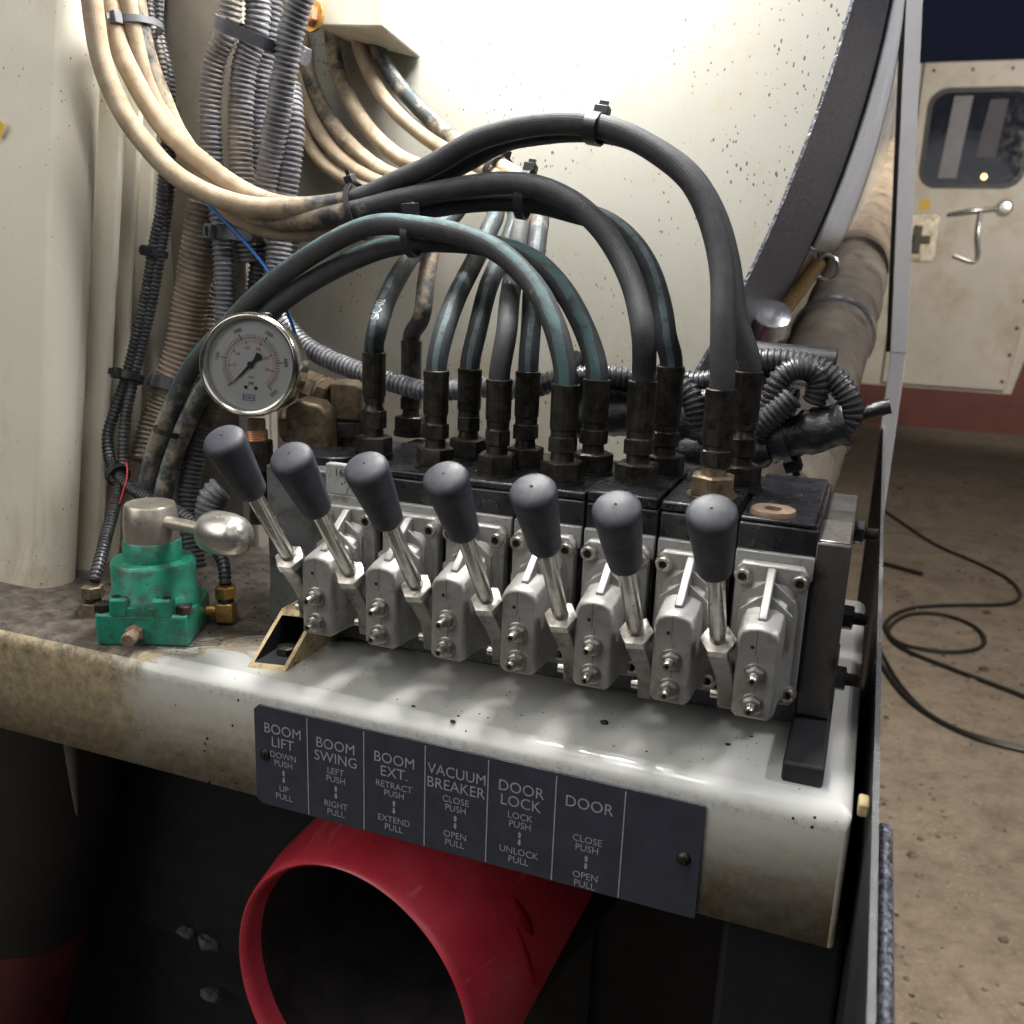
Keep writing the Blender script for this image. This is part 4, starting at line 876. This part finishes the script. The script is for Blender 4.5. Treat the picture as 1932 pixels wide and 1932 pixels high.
s = MB(); s.lathe([(.0302, -.0036), (0, -.0036)], GC, GN, 64, cap=False); dial = mesh_obj('dial', s, M['dial'], ga)
def gp(x, y, h): return GC+gu*x+gv*y+GN*h
def gtick(b, ang, r0, r1, w, h):
    a = rad(ang); d = (math.cos(a), math.sin(a)); n_ = (-d[1], d[0])
    b.add([gp(d[0]*r+n_[0]*q, d[1]*r+n_[1]*q, h) for r, q in ((r0, -w), (r1, -w), (r1, w), (r0, w))], [(0, 1, 2, 3)])
b = MB(); K = .0305
for k in range(51): gtick(b, 225-270*k/50, .60*K, (.72 if k % 10 == 0 else .67)*K, .00034 if k % 10 == 0 else .00016, -.0033)
for k in range(1, 6):
    a = rad(225-54*k); r = .80*K; an = a-math.pi/2; letters(b, str(k*1000), gp(r*math.cos(a), r*math.sin(a), -.0033), gu*math.cos(an)+gv*math.sin(an), -gu*math.sin(an)+gv*math.cos(an), .0026, .8)
letters(b, 'psi', gp(.001, -.40*K, -.0033), gu, gv, .0024)
mesh_obj('black_scale', b, M['print_dark'], dial, smooth=0)
b = MB()
for k in range(70): gtick(b, 225-270*k*5/345, .50*K, (.575 if k % 2 == 0 else .55)*K, .00012, -.0033)
for k in range(90): gtick(b, 225-3*k-1.5, .585*K, .595*K, .0008, -.0033)
for k in range(1, 7):
    a = rad(225-270*k*50/345); gtick(b, 225-270*k*50/345, .46*K, .53*K, .0004, -.00325); r = .385*K; letters(b, str(50*k), gp(r*math.cos(a), r*math.sin(a), -.0033), gu, gv, .0021, .8)
letters(b, 'bar', gp(.001, -.26*K, -.0033), gu, gv, .0022)
mesh_obj('red_scale', b, M['print_red'], dial, smooth=0)
b = MB(); letters(b, 'WIKA', gp(0, -.72*K, -.0033), gu, gv, .0020, 1.1)
for x0_, x1_, y0_, y1_ in ((-.0042, .0042, .0017, .0021), (-.0042, .0042, -.0021, -.0017), (-.0042, -.0038, -.0021, .0021), (.0038, .0042, -.0021, .0021)):
    b.add([gp(x_, -.72*K+y_, -.0033) for x_, y_ in ((x0_, y0_), (x1_, y0_), (x1_, y1_), (x0_, y1_))], [(0, 1, 2, 3)])
mesh_obj('maker_mark', b, M['print_blue'], dial, smooth=0)
for x_ in (-.0026, .0045):
    s = MB(); s.cyl(gp(x_, -.50*K, -.0034), GN, .0012, .0005, 12); mesh_obj('dial_screw', s, M['fitting'], dial)
b = MB(); a = rad(229); d = np.array((math.cos(a), math.sin(a))); n_ = np.array((-d[1], d[0])); o2 = np.array((0, 0))
poly = [o2+d*.0205+n_*.0001, o2+d*.003+n_*.0009, o2-d*.004+n_*.001, o2-d*.009+n_*.0028, o2-d*.0102, o2-d*.009-n_*.0028, o2-d*.004-n_*.001, o2+d*.003-n_*.0009, o2+d*.0205-n_*.0001]
b.prism([tuple(p) for p in poly], GC+GN*(-.0024), gu, gv, GN, .0004); nd = mesh_obj('needle', b, M['print_dark'], ga, smooth=0)
s = MB(); s.cyl(GC+GN*-.0027, GN, .0022, .0014, 20, .0003); mesh_obj('hub', s, M['print_dark'], nd)
s = MB(); s.lathe([(.0306, -.0005), (.015, -.0001), (0, 0)], GC, GN, 48, cap=False); mesh_obj('window', s, M['glass'], ga)
s = MB(); q = gp(.004, .0338, -.013); s.cyl(q, gv, .0042, .0022, 20, .0005); mesh_obj('filling_plug', s, M['black_plastic'], ga)
sb = gp(0, -.033, -.018)
s = MB(); s.lathe([(.0075, 0), (.0075, .008)], sb+np.array((0, 0, -.004)), (0, 0, -1), 4, (1, -.35, 0)); mesh_obj('socket', s, M['brown_fitting'], ga)
s = MB(); q = []
for k in range(5): q += [(.0071, .0015*k), (.0078, .0008+.0015*k)]
s.lathe(q, sb+np.array((0, 0, -.0115)), (0, 0, -1), 24); mesh_obj('copper_thread', s, M['copper'], ga)
s = MB(); s.nut(sb+np.array((0, 0, -.0185)), (0, 0, -1), .0108, .022, (1, -.3, 0)); s.lathe([(.007, .0218), (.0066, .04)], sb+np.array((0, 0, -.0185)), (0, 0, -1), 18); s.nut(sb+np.array((0, 0, -.0485)), (0, 0, -1), .0095, .012, (1, .1, 0)); s.cyl(sb+np.array((0, 0, -.0585)), (0, 0, -1), .007, .02, 16); mesh_obj('adapter', s, M['fitting'], ga, smooth=30)
# elbows beside the gauge
el = T('elbow_fitting', 'big dusty hex elbow fitting between gauge and first port ferrule', 'fitting', tuple(at(585, 870, Y=.13)), 'elbow fittings beside the gauge')
c0 = at(590, 850, Y=.135); zt = zfor(c0[0], .135, 775)
R_ = np.stack([unit((.9, .35, 0)), unit((-.35, .9, 0)), np.array((0, 0, 1.))], 1)
u_, v_ = R_[:, 0], R_[:, 1]
b = MB(); w = .0155
b.prism([(-w, 0), (w, 0), (w, .028), (w*.55, .0355), (-w*.35, .0385), (-w, .033)], c0-v_*w+np.array((0, 0, .0)), u_, (0, 0, 1), v_, 2*w); mesh_obj('elbow_body', b, M['brown_fitting'], el, bevel=.0025, seg=3)
s = MB(); s.nut(c0+np.array((0, 0, -.010)), (0, 0, 1), .0150, .009, (1, .2, 0)); s.cyl(c0+np.array((0, 0, -.02)), (0, 0, 1), .0115, .014, 20); mesh_obj('base_nut', s, M['fitting'], el, smooth=30)
s = MB(); q = c0+np.array((0, 0, .018)); s.nut(q-u_*.012, -u_, .0125, .010, (0, 0, 1)); mesh_obj('side_nut', s, M['brown_fitting'], el, smooth=30)
el = T('elbow_fitting', 'slimmer dusty elbow with a ribbed brass nut pointing at the gauge', 'fitting', tuple(at(655, 830, Y=.165)), 'elbow fittings beside the gauge')
c0 = at(657, 790, Y=.168); w = .0112
b = MB(); b.prism([(-w, 0), (w, 0), (w, .024), (w*.6, .0285), (-w, .0285)], c0-v_*w, u_, (0, 0, 1), v_, 2*w); mesh_obj('elbow_body', b, M['brown_fitting'], el, bevel=.0022, seg=3)
ax = unit((-.97, .1, .22)); q = c0+np.array((0, 0, .0165))-u_*.011
s = MB(); s.nut(q, ax, .0125, .009, (0, 0, 1)); s.cyl(q+ax*.009, ax, .0105, .003, 20); mesh_obj('hex_collar', s, M['brown_fitting'], el, smooth=30)
s = MB(); s.nut(q+ax*.012, ax, .0118, .016, (0, .3, 1)); mesh_obj('ribbed_nut', s, M['brown_fitting'], el, smooth=30)
s = MB(); s.nut(c0+np.array((0, 0, -.013)), (0, 0, 1), .0135, .012, (1, .5, 0)); s.cyl(c0+np.array((0, 0, -.036)), (0, 0, 1), .0095, .026, 20); s.nut(c0+np.array((0, 0, -.032)), (0, 0, 1), .0125, .010, (1, .1, 0)); mesh_obj('base_nut', s, M['fitting'], el, smooth=30)

# ================================================================== GREEN SELECTOR VALVE
fl = np.array((-.1300, .006, DZ)); e1 = unit((.055, .0225, 0)); e2 = np.array((-e1[1], e1[0], 0)); ez = np.array((0, 0, 1.))
gc = fl+e1*.0305+e2*.030
gv_ = T('selector_valve', 'green rotary selector valve with silver cap and ball handle on the greasy deck', 'valve', tuple(gc))
RG = np.stack([e1, e2, ez], 1)
b = MB(); b.prism([(-.0305, -.030), (.0305, -.030), (.0305, .022), (.024, .030), (-.024, .030), (-.0305, .022)], gc-ez*.0005, e1, e2, ez, .0225); mesh_obj('base', b, M['green'], gv_, bevel=.0022, seg=3)
for sx_ in (-1, 1):
    s = MB(); cx = gc+e1*sx_*.0142-e2*.0252+ez*.022
    s.box(cx+ez*.004, (.0135, .0100, .0140), RG); lg = mesh_obj('lug', s, M['green'], gv_, bevel=.0022)
    s = MB(); s.cyl(cx+ez*.0109+e1*sx_*.0022, (0, 0, 1), .0033, .0003, 14); s.cyl(cx+ez*.0109-e1*sx_*.0040, (0, 0, 1), .0018, .0003, 12); mesh_obj('lug_hole', s, M['dark_hole'], lg, smooth=0)
    s = MB(); s.nut(gc+e1*sx_*.0268-e2*.0235+ez*.0215, (0, 0, 1), .0056, .0060); mesh_obj('corner_bolt', s, M['fitting'], gv_)
s = MB(); s.box(gc-e2*.0257+ez*.0232, (.020, .0082, .008), RG); mesh_obj('lug_bridge', s, M['green'], gv_, bevel=.0012)
s = MB(); s.lathe([(.0300, .0), (.0300, .006), (.0285, .009), (.0277, .010), (.0277, .0285), (.0262, .0306), (.0190, .0314)], gc+ez*.0215, (0, 0, 1), 56); mesh_obj('round_body', s, M['green'], gv_)
s = MB(); s.lathe([(.0192, 0), (.0192, .0132), (.0184, .0142), (.0160, .0142)], gc+ez*.0522, (0, 0, 1), 48); mesh_obj('neck_ring', s, M['green'], gv_)
s = MB(); s.lathe([(.0181, 0), (.0181, .011), (.0168, .0232), (.0158, .0248), (0, .0252)], gc+ez*.0662, (0, 0, 1), 48); cp = mesh_obj('cap', s, M['silver'], gv_)
hd = unit((.985, -.155, .02)); hc = gc+ez*.0800
for q in ((-.35, -1), (.12, -1)):
    dd = unit(e1*q[0]*1.2+e2*q[1]); s = MB(); s.cyl(gc+dd*.0172+ez*.0745, dd, .0014, .0006, 10); mesh_obj('set_screw', s, M['dark_hole'], cp)
s = MB(); s.cyl(hc+hd*.012, hd, .0044, .043, 20); hr = mesh_obj('handle_rod', s, M['silver'], gv_)
L0 = .0515
s = MB(); s.lathe([(.0045, L0), (.0095, L0+.0005), (.0126, L0+.0035), (.0139, L0+.008), (.0144, L0+.015), (.0142, L0+.022), (.0130, L0+.029), (.0104, L0+.0335), (.0065, L0+.0362), (.0025, L0+.0372), (0, L0+.0373)], hc, hd, 48); mesh_obj('ball_knob', s, M['silver_knob'], gv_, smooth=60)
# port fittings of the selector valve and front plug
s = MB(); q = gc-e2*.030-e1*.004+ez*.0095; s.nut(q+e2*.001, -e2, .0062, .005); s.lathe([(.0048, .005), (.0048, .0135), (.0040, .0145)], q, -e2, 18); mesh_obj('front_plug', s, M['rust'], gv_, smooth=30)
for (px, py, yy, lab, mt) in ((174, 1112, .047, 'brown hex fitting at the lower end of the left thin conduit', 'brown_fitting'), (425, 1112, .076, 'brass hex fitting at the lower end of the right thin conduit', 'brass')):
    q = at(px, py, Y=yy); f = T('conduit_fitting', lab, 'fitting', tuple(q), 'hex fittings by the selector valve')
    s = MB(); s.nut(q-ez*.006, (0, 0, 1), .0076, .0088); mesh_obj('hex_nut', s, M[mt], f, smooth=30)
    s = MB(); s.cyl(q-ez*.0095, (0, 0, 1), .0058, .004, 18); mesh_obj('seal', s, M['black_plastic'], f)
    s = MB(); s.box(q-ez*.0165, (.0125, .0125, .0145), RG); s.cyl(q-ez*.0165+(e1*.004 if px < 300 else -e1*.004), e1*(1 if px < 300 else -1), .0045, .014, 16); mesh_obj('elbow_body', s, M[mt], f, bevel=.0012)

# ================================================================== RIGHT SIDE: rail, bumper edge, bar, pipe
rl = T('side_rail', 'long dark steel side rail with a bright upper edge beyond the deck', 'rail', (.357, .5, -.1))
b = MB(); b.bx(.3565, .3590, -.40, 1.35, -.45, .028); mesh_obj('web', b, M['frame_black'], rl)
b = MB(); b.bx(.3563, .3592, -.40, 1.35, .028, .0293); mesh_obj('bright_edge', b, M['alu'], rl)
be = mesh_obj('bumper_edge', MB().bx(.3594, .3665, -.42, -.015, -.40, .022), M['bedliner'], None, (.364, -.2, -.2), bevel=.003); tag(be, 'rough sparkling black bumper edge along the outer side of the rail', 'bumper')
q = at(1629, 1520, X=.3530); br = mesh_obj('bracket', MB().box(q, (.0050, .011, .007)), M['cream'], None, tuple(q), bevel=.001); tag(br, 'small tan bracket in the gap beside the deck corner', 'bracket')
a0, a1 = at(1370, 662, Y=.30), at(1578, 683, Y=.30)
s = MB(); s.lathe([(.0098, 0), (.0098, float(np.linalg.norm(a1-a0)))], a0, a1-a0, 28); o = mesh_obj('round_bar', s, M['black_plastic'], None, tuple(a0), bevel=.0008); tag(o, 'short black round bar above the oily harness', 'bar')
# big pipe running along the tank
pi_pts = [at(1440, 960, Y=.42), at(1490, 860, Y=.55), at(1545, 700, Y=.80), at(1590, 585, Y=1.05), at(1625, 470, Y=1.4), at(1650, 380, Y=1.8), at(1668, 300, Y=2.3)]
P, _, s_ = spline(pi_pts, .02)
pipe = T('suction_pipe', 'fat dusty suction pipe running along the side of the tank', 'pipe', tuple(P[0]))
rr = .052+.0012*np.sin(s_*260)*(s_ > .55); mesh_obj('pipe_wall', tube(P, rr, 36, None, s_), M['pipe'], pipe, smooth=50)
for k in (10, 26):
    k = min(k, len(P)-2); t_ = unit(P[k+1]-P[k]); s = MB(); s.lathe([(.0525, 0), (.0560, .001), (.0560, .012), (.0525, .013)], P[k], t_, 40, cap=False); mesh_obj('clamp_band', s, M['alu'], pipe)
# latch pieces between tank and pipe
lt = T('door_latch', 'shiny steel latch linkage between tank rim and suction pipe', 'latch', tuple(at(1440, 620, Y=.62)))
q0, q1 = at(1445, 630, Y=.60), at(1545, 500, Y=.95)
s = MB(); s.cyl(q0, q1-q0, .009, float(np.linalg.norm(q1-q0)), 14); mesh_obj('link_rod', s, M['brass'], lt)
s = MB(); s.lathe([(.012, 0), (.022, .01), (.02, .03), (.010, .034)], q0, (.2, -.6, .7), 16); s.box(q0+np.array((-.02, 0, -.012)), (.05, .02, .012)); mesh_obj('hinge_eye', s, M['alu'], lt)
ringP = np.array([at(1560+22*math.cos(t), 505+24*math.sin(t), Y=.98) for t in np.linspace(0, 2*math.pi, 28)])
mesh_obj('pull_ring', tube(ringP, .0028, 8, cap=False), M['alu'], lt)
# glossy wrap that catches the light on the tank side, and pillar beyond
wr = T('tank_wrap', 'glossy white curved side sheet catching light beyond the tank rim', 'panel', (TX+TR, 1.3, TZ))
s = MB(); V = np.zeros((22, 2, 3))
for k in range(22):
    t = rad(-19.5+k*2.2); V[k, 0] = (TX+(TR+.010)*math.cos(t), TY+.42, TZ+(TR+.010)*math.sin(t)); V[k, 1] = (TX+(TR+.010)*math.cos(t), TY+1.5, TZ+(TR+.010)*math.sin(t))
s.grid(V); wo = mesh_obj('curved_sheet', s, M['gloss_white'], wr); md = wo.modifiers.new('thick', 'SOLIDIFY'); md.thickness = .004
pr = T('body_pillar', 'tall narrow white pillar of the truck body beside the yard', 'pillar', (.365, 1.2, .1))
b = MB(); pA, pB = at(1655, 700, Y=1.2), at(1735, -40, Y=1.2)
b.hexa([(.352, 1.2, .15), (.376, 1.2, .15), (.352, 1.23, .15), (.376, 1.23, .15), (.296, 1.2, .80), (.318, 1.2, .80), (.296, 1.23, .80), (.318, 1.23, .80)]); mesh_obj('post', b, M['post_white'], pr, bevel=.0005)
b = MB(); b.bx(.3525, .3755, 1.201, 1.229, -.6, .1498); mesh_obj('lower_post', b, M['post_white'], pr, bevel=.0005)
b = MB(); b.hexa([(.345, 1.205, .15), (.3515, 1.205, .15), (.345, 1.26, .15), (.3515, 1.26, .15), (.288, 1.205, .80), (.2955, 1.205, .80), (.288, 1.26, .80), (.2955, 1.26, .80)]); mesh_obj('seal_strip', b, M['van_trim'], pr)

# ================================================================== UNDER THE DECK
MC = at(654, 1890, Y=.055); _v = ray(654, 1890); MA = unit(_v*math.cos(rad(42))+(CR*.72+CU*.69)*math.sin(rad(42)))
hp = T('red_outlet', 'red painted round outlet pipe mouth under the label plate', 'outlet', tuple(MC))
RO = .107
s = MB(); s.lathe([(RO*.95, .02), (RO*.955, .008), (RO*.965, .002), (RO*.985, 0), (RO*1.005, .0015), (RO*1.02, .006), (RO*1.10, .035), (RO*1.16, .08), (RO*1.22, .16), (RO*1.30, .26), (RO*1.36, .40)], MC, MA, 128, cap=False); ow = mesh_obj('outer_wall', s, M['red'], hp, smooth=50)
import bmesh
cn = unit(np.cross(ray(1116, 1690), ray(986, 1932))); cn = cn if cn@CR > 0 else -cn
bm = bmesh.new(); bm.from_mesh(ow.data); bmesh.ops.bisect_plane(bm, geom=bm.verts[:]+bm.edges[:]+bm.faces[:], plane_co=Vector(CC-MC), plane_no=Vector(cn), clear_outer=True); bm.to_mesh(ow.data); bm.free()
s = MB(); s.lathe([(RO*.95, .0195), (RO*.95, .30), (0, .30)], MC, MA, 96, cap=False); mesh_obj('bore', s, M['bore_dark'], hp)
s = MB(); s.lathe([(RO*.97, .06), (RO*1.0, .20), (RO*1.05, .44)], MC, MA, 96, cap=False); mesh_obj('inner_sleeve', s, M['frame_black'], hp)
for (px, py, w_, l_) in ((986, 1728, .0062, .017), (990, 1800, .0034, .026)):
    s = MB(); c_ = at(px, py, Y=.115); nrm = unit(CC-c_)
    best = None
    for k in range(200):            # slide along the sight line onto the flared wall
        p_ = CC-nrm*(.45+.002*k); h_ = (p_-MC)@MA; r_ = np.linalg.norm((p_-MC)-MA*h_)
        if 0 < h_ < .26 and r_ <= RO*np.interp(h_, (.006, .035, .08, .16, .26), (1.02, 1.10, 1.16, 1.22, 1.30)): best = p_; break
    if best is None: continue
    rad_ = unit((best-MC)-MA*((best-MC)@MA)); dn = np.array((0, 0, -1.)); dn = unit(dn-(dn@rad_)*rad_); sd = np.cross(rad_, dn)
    V = []
    for a_, ww in ((-1, 0), (-.7, .35), (-.3, .7), (.1, 1), (.5, .85), (.8, .5), (1, 0)):
        for q_ in (-1, -.5, 0, .5, 1): V.append(best+dn*a_*l_+sd*q_*ww*w_+rad_*(.0006+.0022*(1-q_*q_)*ww))
    s.grid(np.array(V).reshape(7, 5, 3)); mesh_obj('oil_run', s, M['oil'], hp, smooth=80)
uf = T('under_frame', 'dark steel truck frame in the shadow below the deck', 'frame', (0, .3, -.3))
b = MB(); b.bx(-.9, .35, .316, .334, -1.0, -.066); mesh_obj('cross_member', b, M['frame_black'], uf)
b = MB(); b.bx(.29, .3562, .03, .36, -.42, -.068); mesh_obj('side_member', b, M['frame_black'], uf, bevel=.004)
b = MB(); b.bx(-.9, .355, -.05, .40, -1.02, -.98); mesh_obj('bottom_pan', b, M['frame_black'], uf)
mf = T('light_streak', 'faint light streak modelled as a tapered spout hanging below the left deck skirt', 'glint', tuple(at(130, 1420, Y=.12)))
q = at(131, 1380, Y=.16); s = MB(); s.lathe([(.0062, 0), (.0060, .02), (.0040, .055), (.0016, .085), (0, .092)], q, (-.02, .02, -1), 16); mesh_obj('streak_cone', s, M['glint'], mf)  # faint streak of light built as a solid cone
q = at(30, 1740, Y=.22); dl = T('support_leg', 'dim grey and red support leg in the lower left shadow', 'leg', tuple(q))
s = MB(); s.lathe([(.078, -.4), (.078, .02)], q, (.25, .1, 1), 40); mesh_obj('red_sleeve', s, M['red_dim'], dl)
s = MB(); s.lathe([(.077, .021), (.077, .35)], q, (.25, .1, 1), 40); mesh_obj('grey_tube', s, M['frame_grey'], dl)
for px, py, r in ((395, 1777, .011), (352, 1757, .009), (398, 1875, .010)):
    q = at(px, py, Y=.296); s = MB(); vs = []
    s.lathe([(0, -r*.5), (r*.9, -r*.3), (r*1.3, 0), (r*.9, r*.25), (0, r*.35)], q, (.3, .2, 1), 9); s.v = [tuple(np.array(v)+np.random.randn(3)*r*.09) for v in s.v]
    o = mesh_obj('stone', s, M['stone'], None, tuple(q), smooth=0)
    tag(o, {395: 'larger pale stone chip on the dark frame left of the red outlet', 352: 'small dim stone chip left of the larger pale one', 398: 'round dim stone chip lowest beside the red outlet'}[px], 'stone', 'stone chips in the dark under the deck')
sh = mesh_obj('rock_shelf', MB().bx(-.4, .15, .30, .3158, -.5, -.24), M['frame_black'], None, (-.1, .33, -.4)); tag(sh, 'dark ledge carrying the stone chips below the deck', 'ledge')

# ================================================================== YARD: parked service truck and cables
VY = 10.8; KV = VY/6.6
def vp(px, py, dy=0): return at(px, py, Y=VY+dy)
vn = T('service_truck', 'parked white service truck with an open view of its rear door', 'truck', (1.0, VY, GZ))
tl, bl, brr = vp(1735, 118), vp(1672, 722), vp(1893, 745)
def slab(q, y0, y1):
    s = MB(); n_ = len(q); s.add([(p[0], y0, p[1]) for p in q]+[(p[0], y1, p[1]) for p in q], [tuple(range(n_)), tuple(range(n_, 2*n_))[::-1]]+[((i+1) % n_, i, i+n_, (i+1) % n_+n_) for i in range(n_)]); return s
zt_ = tl[2]; zb_ = bl[2]; xl = (tl[0]+bl[0])/2; xr = vp(1912, 640)[0]
body_ = slab([(xl-.3*KV, zb_-.15*KV), (xl+3.2*KV, zb_-.15*KV), (xl+3.2*KV, zt_), (xl-.3*KV, zt_)], VY+.06, VY+3.5); mesh_obj('body', body_, M['van_paint'], vn)
mesh_obj('lower_body', slab([(xl-.6*KV, zb_-.30*KV), (xl+3.3*KV, zb_-.30*KV), (xl+3.3*KV, zb_-.02*KV), (xl-.6*KV, zb_-.02*KV)], VY+.02, VY+3.5), M['van_red'], vn)
mesh_obj('side_body', slab([(xr+.03*KV, zb_-.1*KV), (xl+3.2*KV, zb_-.1*KV), (xl+3.2*KV, zb_+.75*KV), (xr+.20*KV, zb_+.75*KV)], VY+.01, VY+.059), M['van_red'], vn)
door = mesh_obj('rear_door', slab([(xl, zb_), (xr, zb_), (xr+.10*KV, zb_+1.0*KV), (xl+1.35*KV, zb_+1.05*KV), (xl+1.35*KV, zt_), (xl, zt_)], VY, VY+.055), M['van_paint'], vn, bevel=.012)
def rrect(x0, x1, z0, z1, r, n_=6):
    q = []
    for cx, cz, a0 in ((x1-r, z0+r, -90), (x1-r, z1-r, 0), (x0+r, z1-r, 90), (x0+r, z0+r, 180)):
        for k in range(n_+1): t = rad(a0+90*k/n_); q.append((cx+r*math.cos(t), cz+r*math.sin(t)))
    return q
w0, w1 = vp(1738, 355), vp(1932, 162); wx0, wx1, wz0, wz1 = vp(1742, 260)[0], vp(1945, 260)[0], w0[2], w1[2]
mesh_obj('window_seal', slab(rrect(wx0, wx1, wz0, wz1, .11*KV), VY-.012, VY+.01), M['van_trim'], door)
mesh_obj('window_glass', slab(rrect(wx0+.03*KV, wx1-.03*KV, wz0+.03*KV, wz1-.03*KV, .09*KV), VY-.016, VY), M['van_glass'], door)
c0_, c1_ = vp(1790, 260)[0], vp(1825, 260)[0]
mesh_obj('blind_strip', slab([(c0_-.03*KV, wz0+.06*KV), (c1_-.03*KV, wz0+.06*KV), (c1_, wz1-.05*KV), (c0_, wz1-.05*KV)], VY-.020, VY-.0165), M['van_curtain'], door)
c2_, c3_ = vp(1858, 260)[0], vp(1888, 260)[0]
mesh_obj('curtain', slab([(c2_-.06, wz0+.30), (c3_-.02, wz0+.30), (c3_+.02, wz1-.12), (c2_, wz1-.12)], VY-.020, VY-.0165), M['van_curtain_dark'], door)
for z_ in (.28, .72):
    q = vp(1712, 200); s = MB(); s.cyl((xl+.02, VY-.03, zb_+(zt_-zb_)*z_-.12), (0, 0, 1), .03, .24, 12); mesh_obj('hinge', s, M['van_paint'], door)
s = MB(); q = vp(1856, 334); s.lathe([(0, -.012), (.022, -.010), (.028, 0), (.022, .010), (0, .012)], (q[0], VY-.03, q[2]), (0, -1, 0), 16); mesh_obj('amber_glow', s, M['amber'], vn)  # glowing bead stands in for a yellow lamp's reflection in the window
l0, l1 = vp(1683, 492), vp(1776, 403)
lb_ = mesh_obj('latch_plate', slab(rrect(l0[0], l1[0], l0[2], l1[2], .03*KV), VY-.02, VY), M['dirty_brass'], door, bevel=.006)
q = vp(1730, 452); s = MB(); s.box((q[0], VY-.035, q[2]), (.26, .03, .08)); s.box((q[0], VY-.045, q[2]), (.08, .03, .28)); mesh_obj('latch_lever', s, M['fitting'], lb_, bevel=.006)
P, _, _ = spline([vp(1790, 405, -.02), vp(1830, 398, -.07), vp(1895, 392, -.02)], .02); mesh_obj('grab_rail', tube(P, .022, 10), M['alu'], door)
s = MB(); q = vp(1895, 392); s.lathe([(.08, 0), (.08, .03), (.05, .08), (0, .085)], (q[0], VY, q[2]), (0, -1, 0), 16); mesh_obj('rail_knob', s, M['alu'], door)
P, _, _ = spline([vp(1850, 400, -.03), vp(1846, 440, -.06), vp(1842, 492, -.04), vp(1800, 482, -.04)], .02); mesh_obj('pull_handle', tube(P, .018, 10), M['alu'], door)
for i in range(6):
    z = zb_+(.06+i*.17)*KV; s = MB(); s.lathe([(.02, 0), (.013, .01), (0, .011)], (xr-.05+(.1*(z-zb_)), VY, z), (0, -1, 0), 10); mesh_obj('rivet', s, M['fitting'], door)
for i in range(5):
    x = xl+(.06+i*.22)*KV; s = MB(); s.lathe([(.017, 0), (.012, .01), (0, .011)], (x, VY, zt_-.08), (0, -1, 0), 10); mesh_obj('rivet', s, M['fitting'], door)
q = vp(1745, 386); mesh_obj('sticker', slab([(q[0]-.05, q[2]-.055), (q[0]+.05, q[2]-.055), (q[0]+.05, q[2]+.055), (q[0]-.05, q[2]+.055)], VY-.003, VY+.001), M['yellow'], door, smooth=0)
for xx in (xl+.7, xl+4.2):
    s = MB(); s.lathe([(.26, 0), (.42, .01), (.44, .05), (.44, .22), (.42, .26), (.26, .27)], (xx, VY+1.2, GZ+.44), (1, 0, 0), 32); mesh_obj('wheel', s, M['van_trim'], vn)
b = MB(); rs = random.Random(3)
for _ in range(700):
    y = rs.uniform(.8, 8); x = .45+rs.uniform(0, 1)**1.3*(1.2+y*.35); r = rs.uniform(.004, .011) if rs.random() < .9 else rs.uniform(.012, .024)
    vs = []
    for h, k in ((0, 1.0), (.45, .95), (.8, .5)):
        for q_ in range(6): t = q_*1.047; w_ = r*k*rs.uniform(.7, 1.3); vs.append((x+w_*math.cos(t), y+w_*math.sin(t), GZ+r*h*.8))
    b.add(vs, [(i*6+q_, i*6+(q_+1) % 6, (i+1)*6+(q_+1) % 6, (i+1)*6+q_) for i in range(2) for q_ in range(6)]+[tuple(range(12, 18))])
gr_ = mesh_obj('gravel', b, M['yard_stone'], smooth=0); gr_['kind'] = 'stuff'
def cable(label, pts, r=.011):
    P3 = [at(a, b_, Z=GZ+r) for a, b_ in pts]; P, _, s_ = spline(P3, .03); o = mesh_obj('ground_cable', tube(P, r, 8, None, s_), M['cable'], None, tuple(P[0])); tag(o, label, 'cable', 'black cables on the yard ground')
cable('black cable snaking in a loop across the yard ground', [(1650, 950), (1700, 985), (1770, 1030), (1850, 1065), (1905, 1095), (1925, 1125), (1900, 1140), (1800, 1142), (1720, 1148), (1680, 1165), (1672, 1190), (1700, 1215), (1780, 1230), (1840, 1226), (1858, 1208), (1835, 1180), (1780, 1160), (1725, 1158), (1690, 1172), (1676, 1195), (1700, 1222), (1790, 1260), (1870, 1290), (1960, 1325)], .010)
cable('black cable curving across the yard nearest the bumper', [(1640, 1215), (1670, 1265), (1720, 1325), (1790, 1370), (1860, 1398), (1960, 1422)], .010)
cable('second black cable lying close along the nearest one', [(1640, 1190), (1665, 1235), (1705, 1300), (1760, 1352), (1830, 1385), (1960, 1417)], .008)
P3 = [at(a, b_, Z=GZ+.015) for a, b_ in ((1650, 1058), (1700, 1072), (1740, 1083))]; P, _, s_ = spline(P3, .03)
o = mesh_obj('rod_tool', tube(P, .012, 10, None, s_), M['cable'], None, tuple(P[0])); tag(o, 'short black rod lying on the yard by the rail', 'rod')
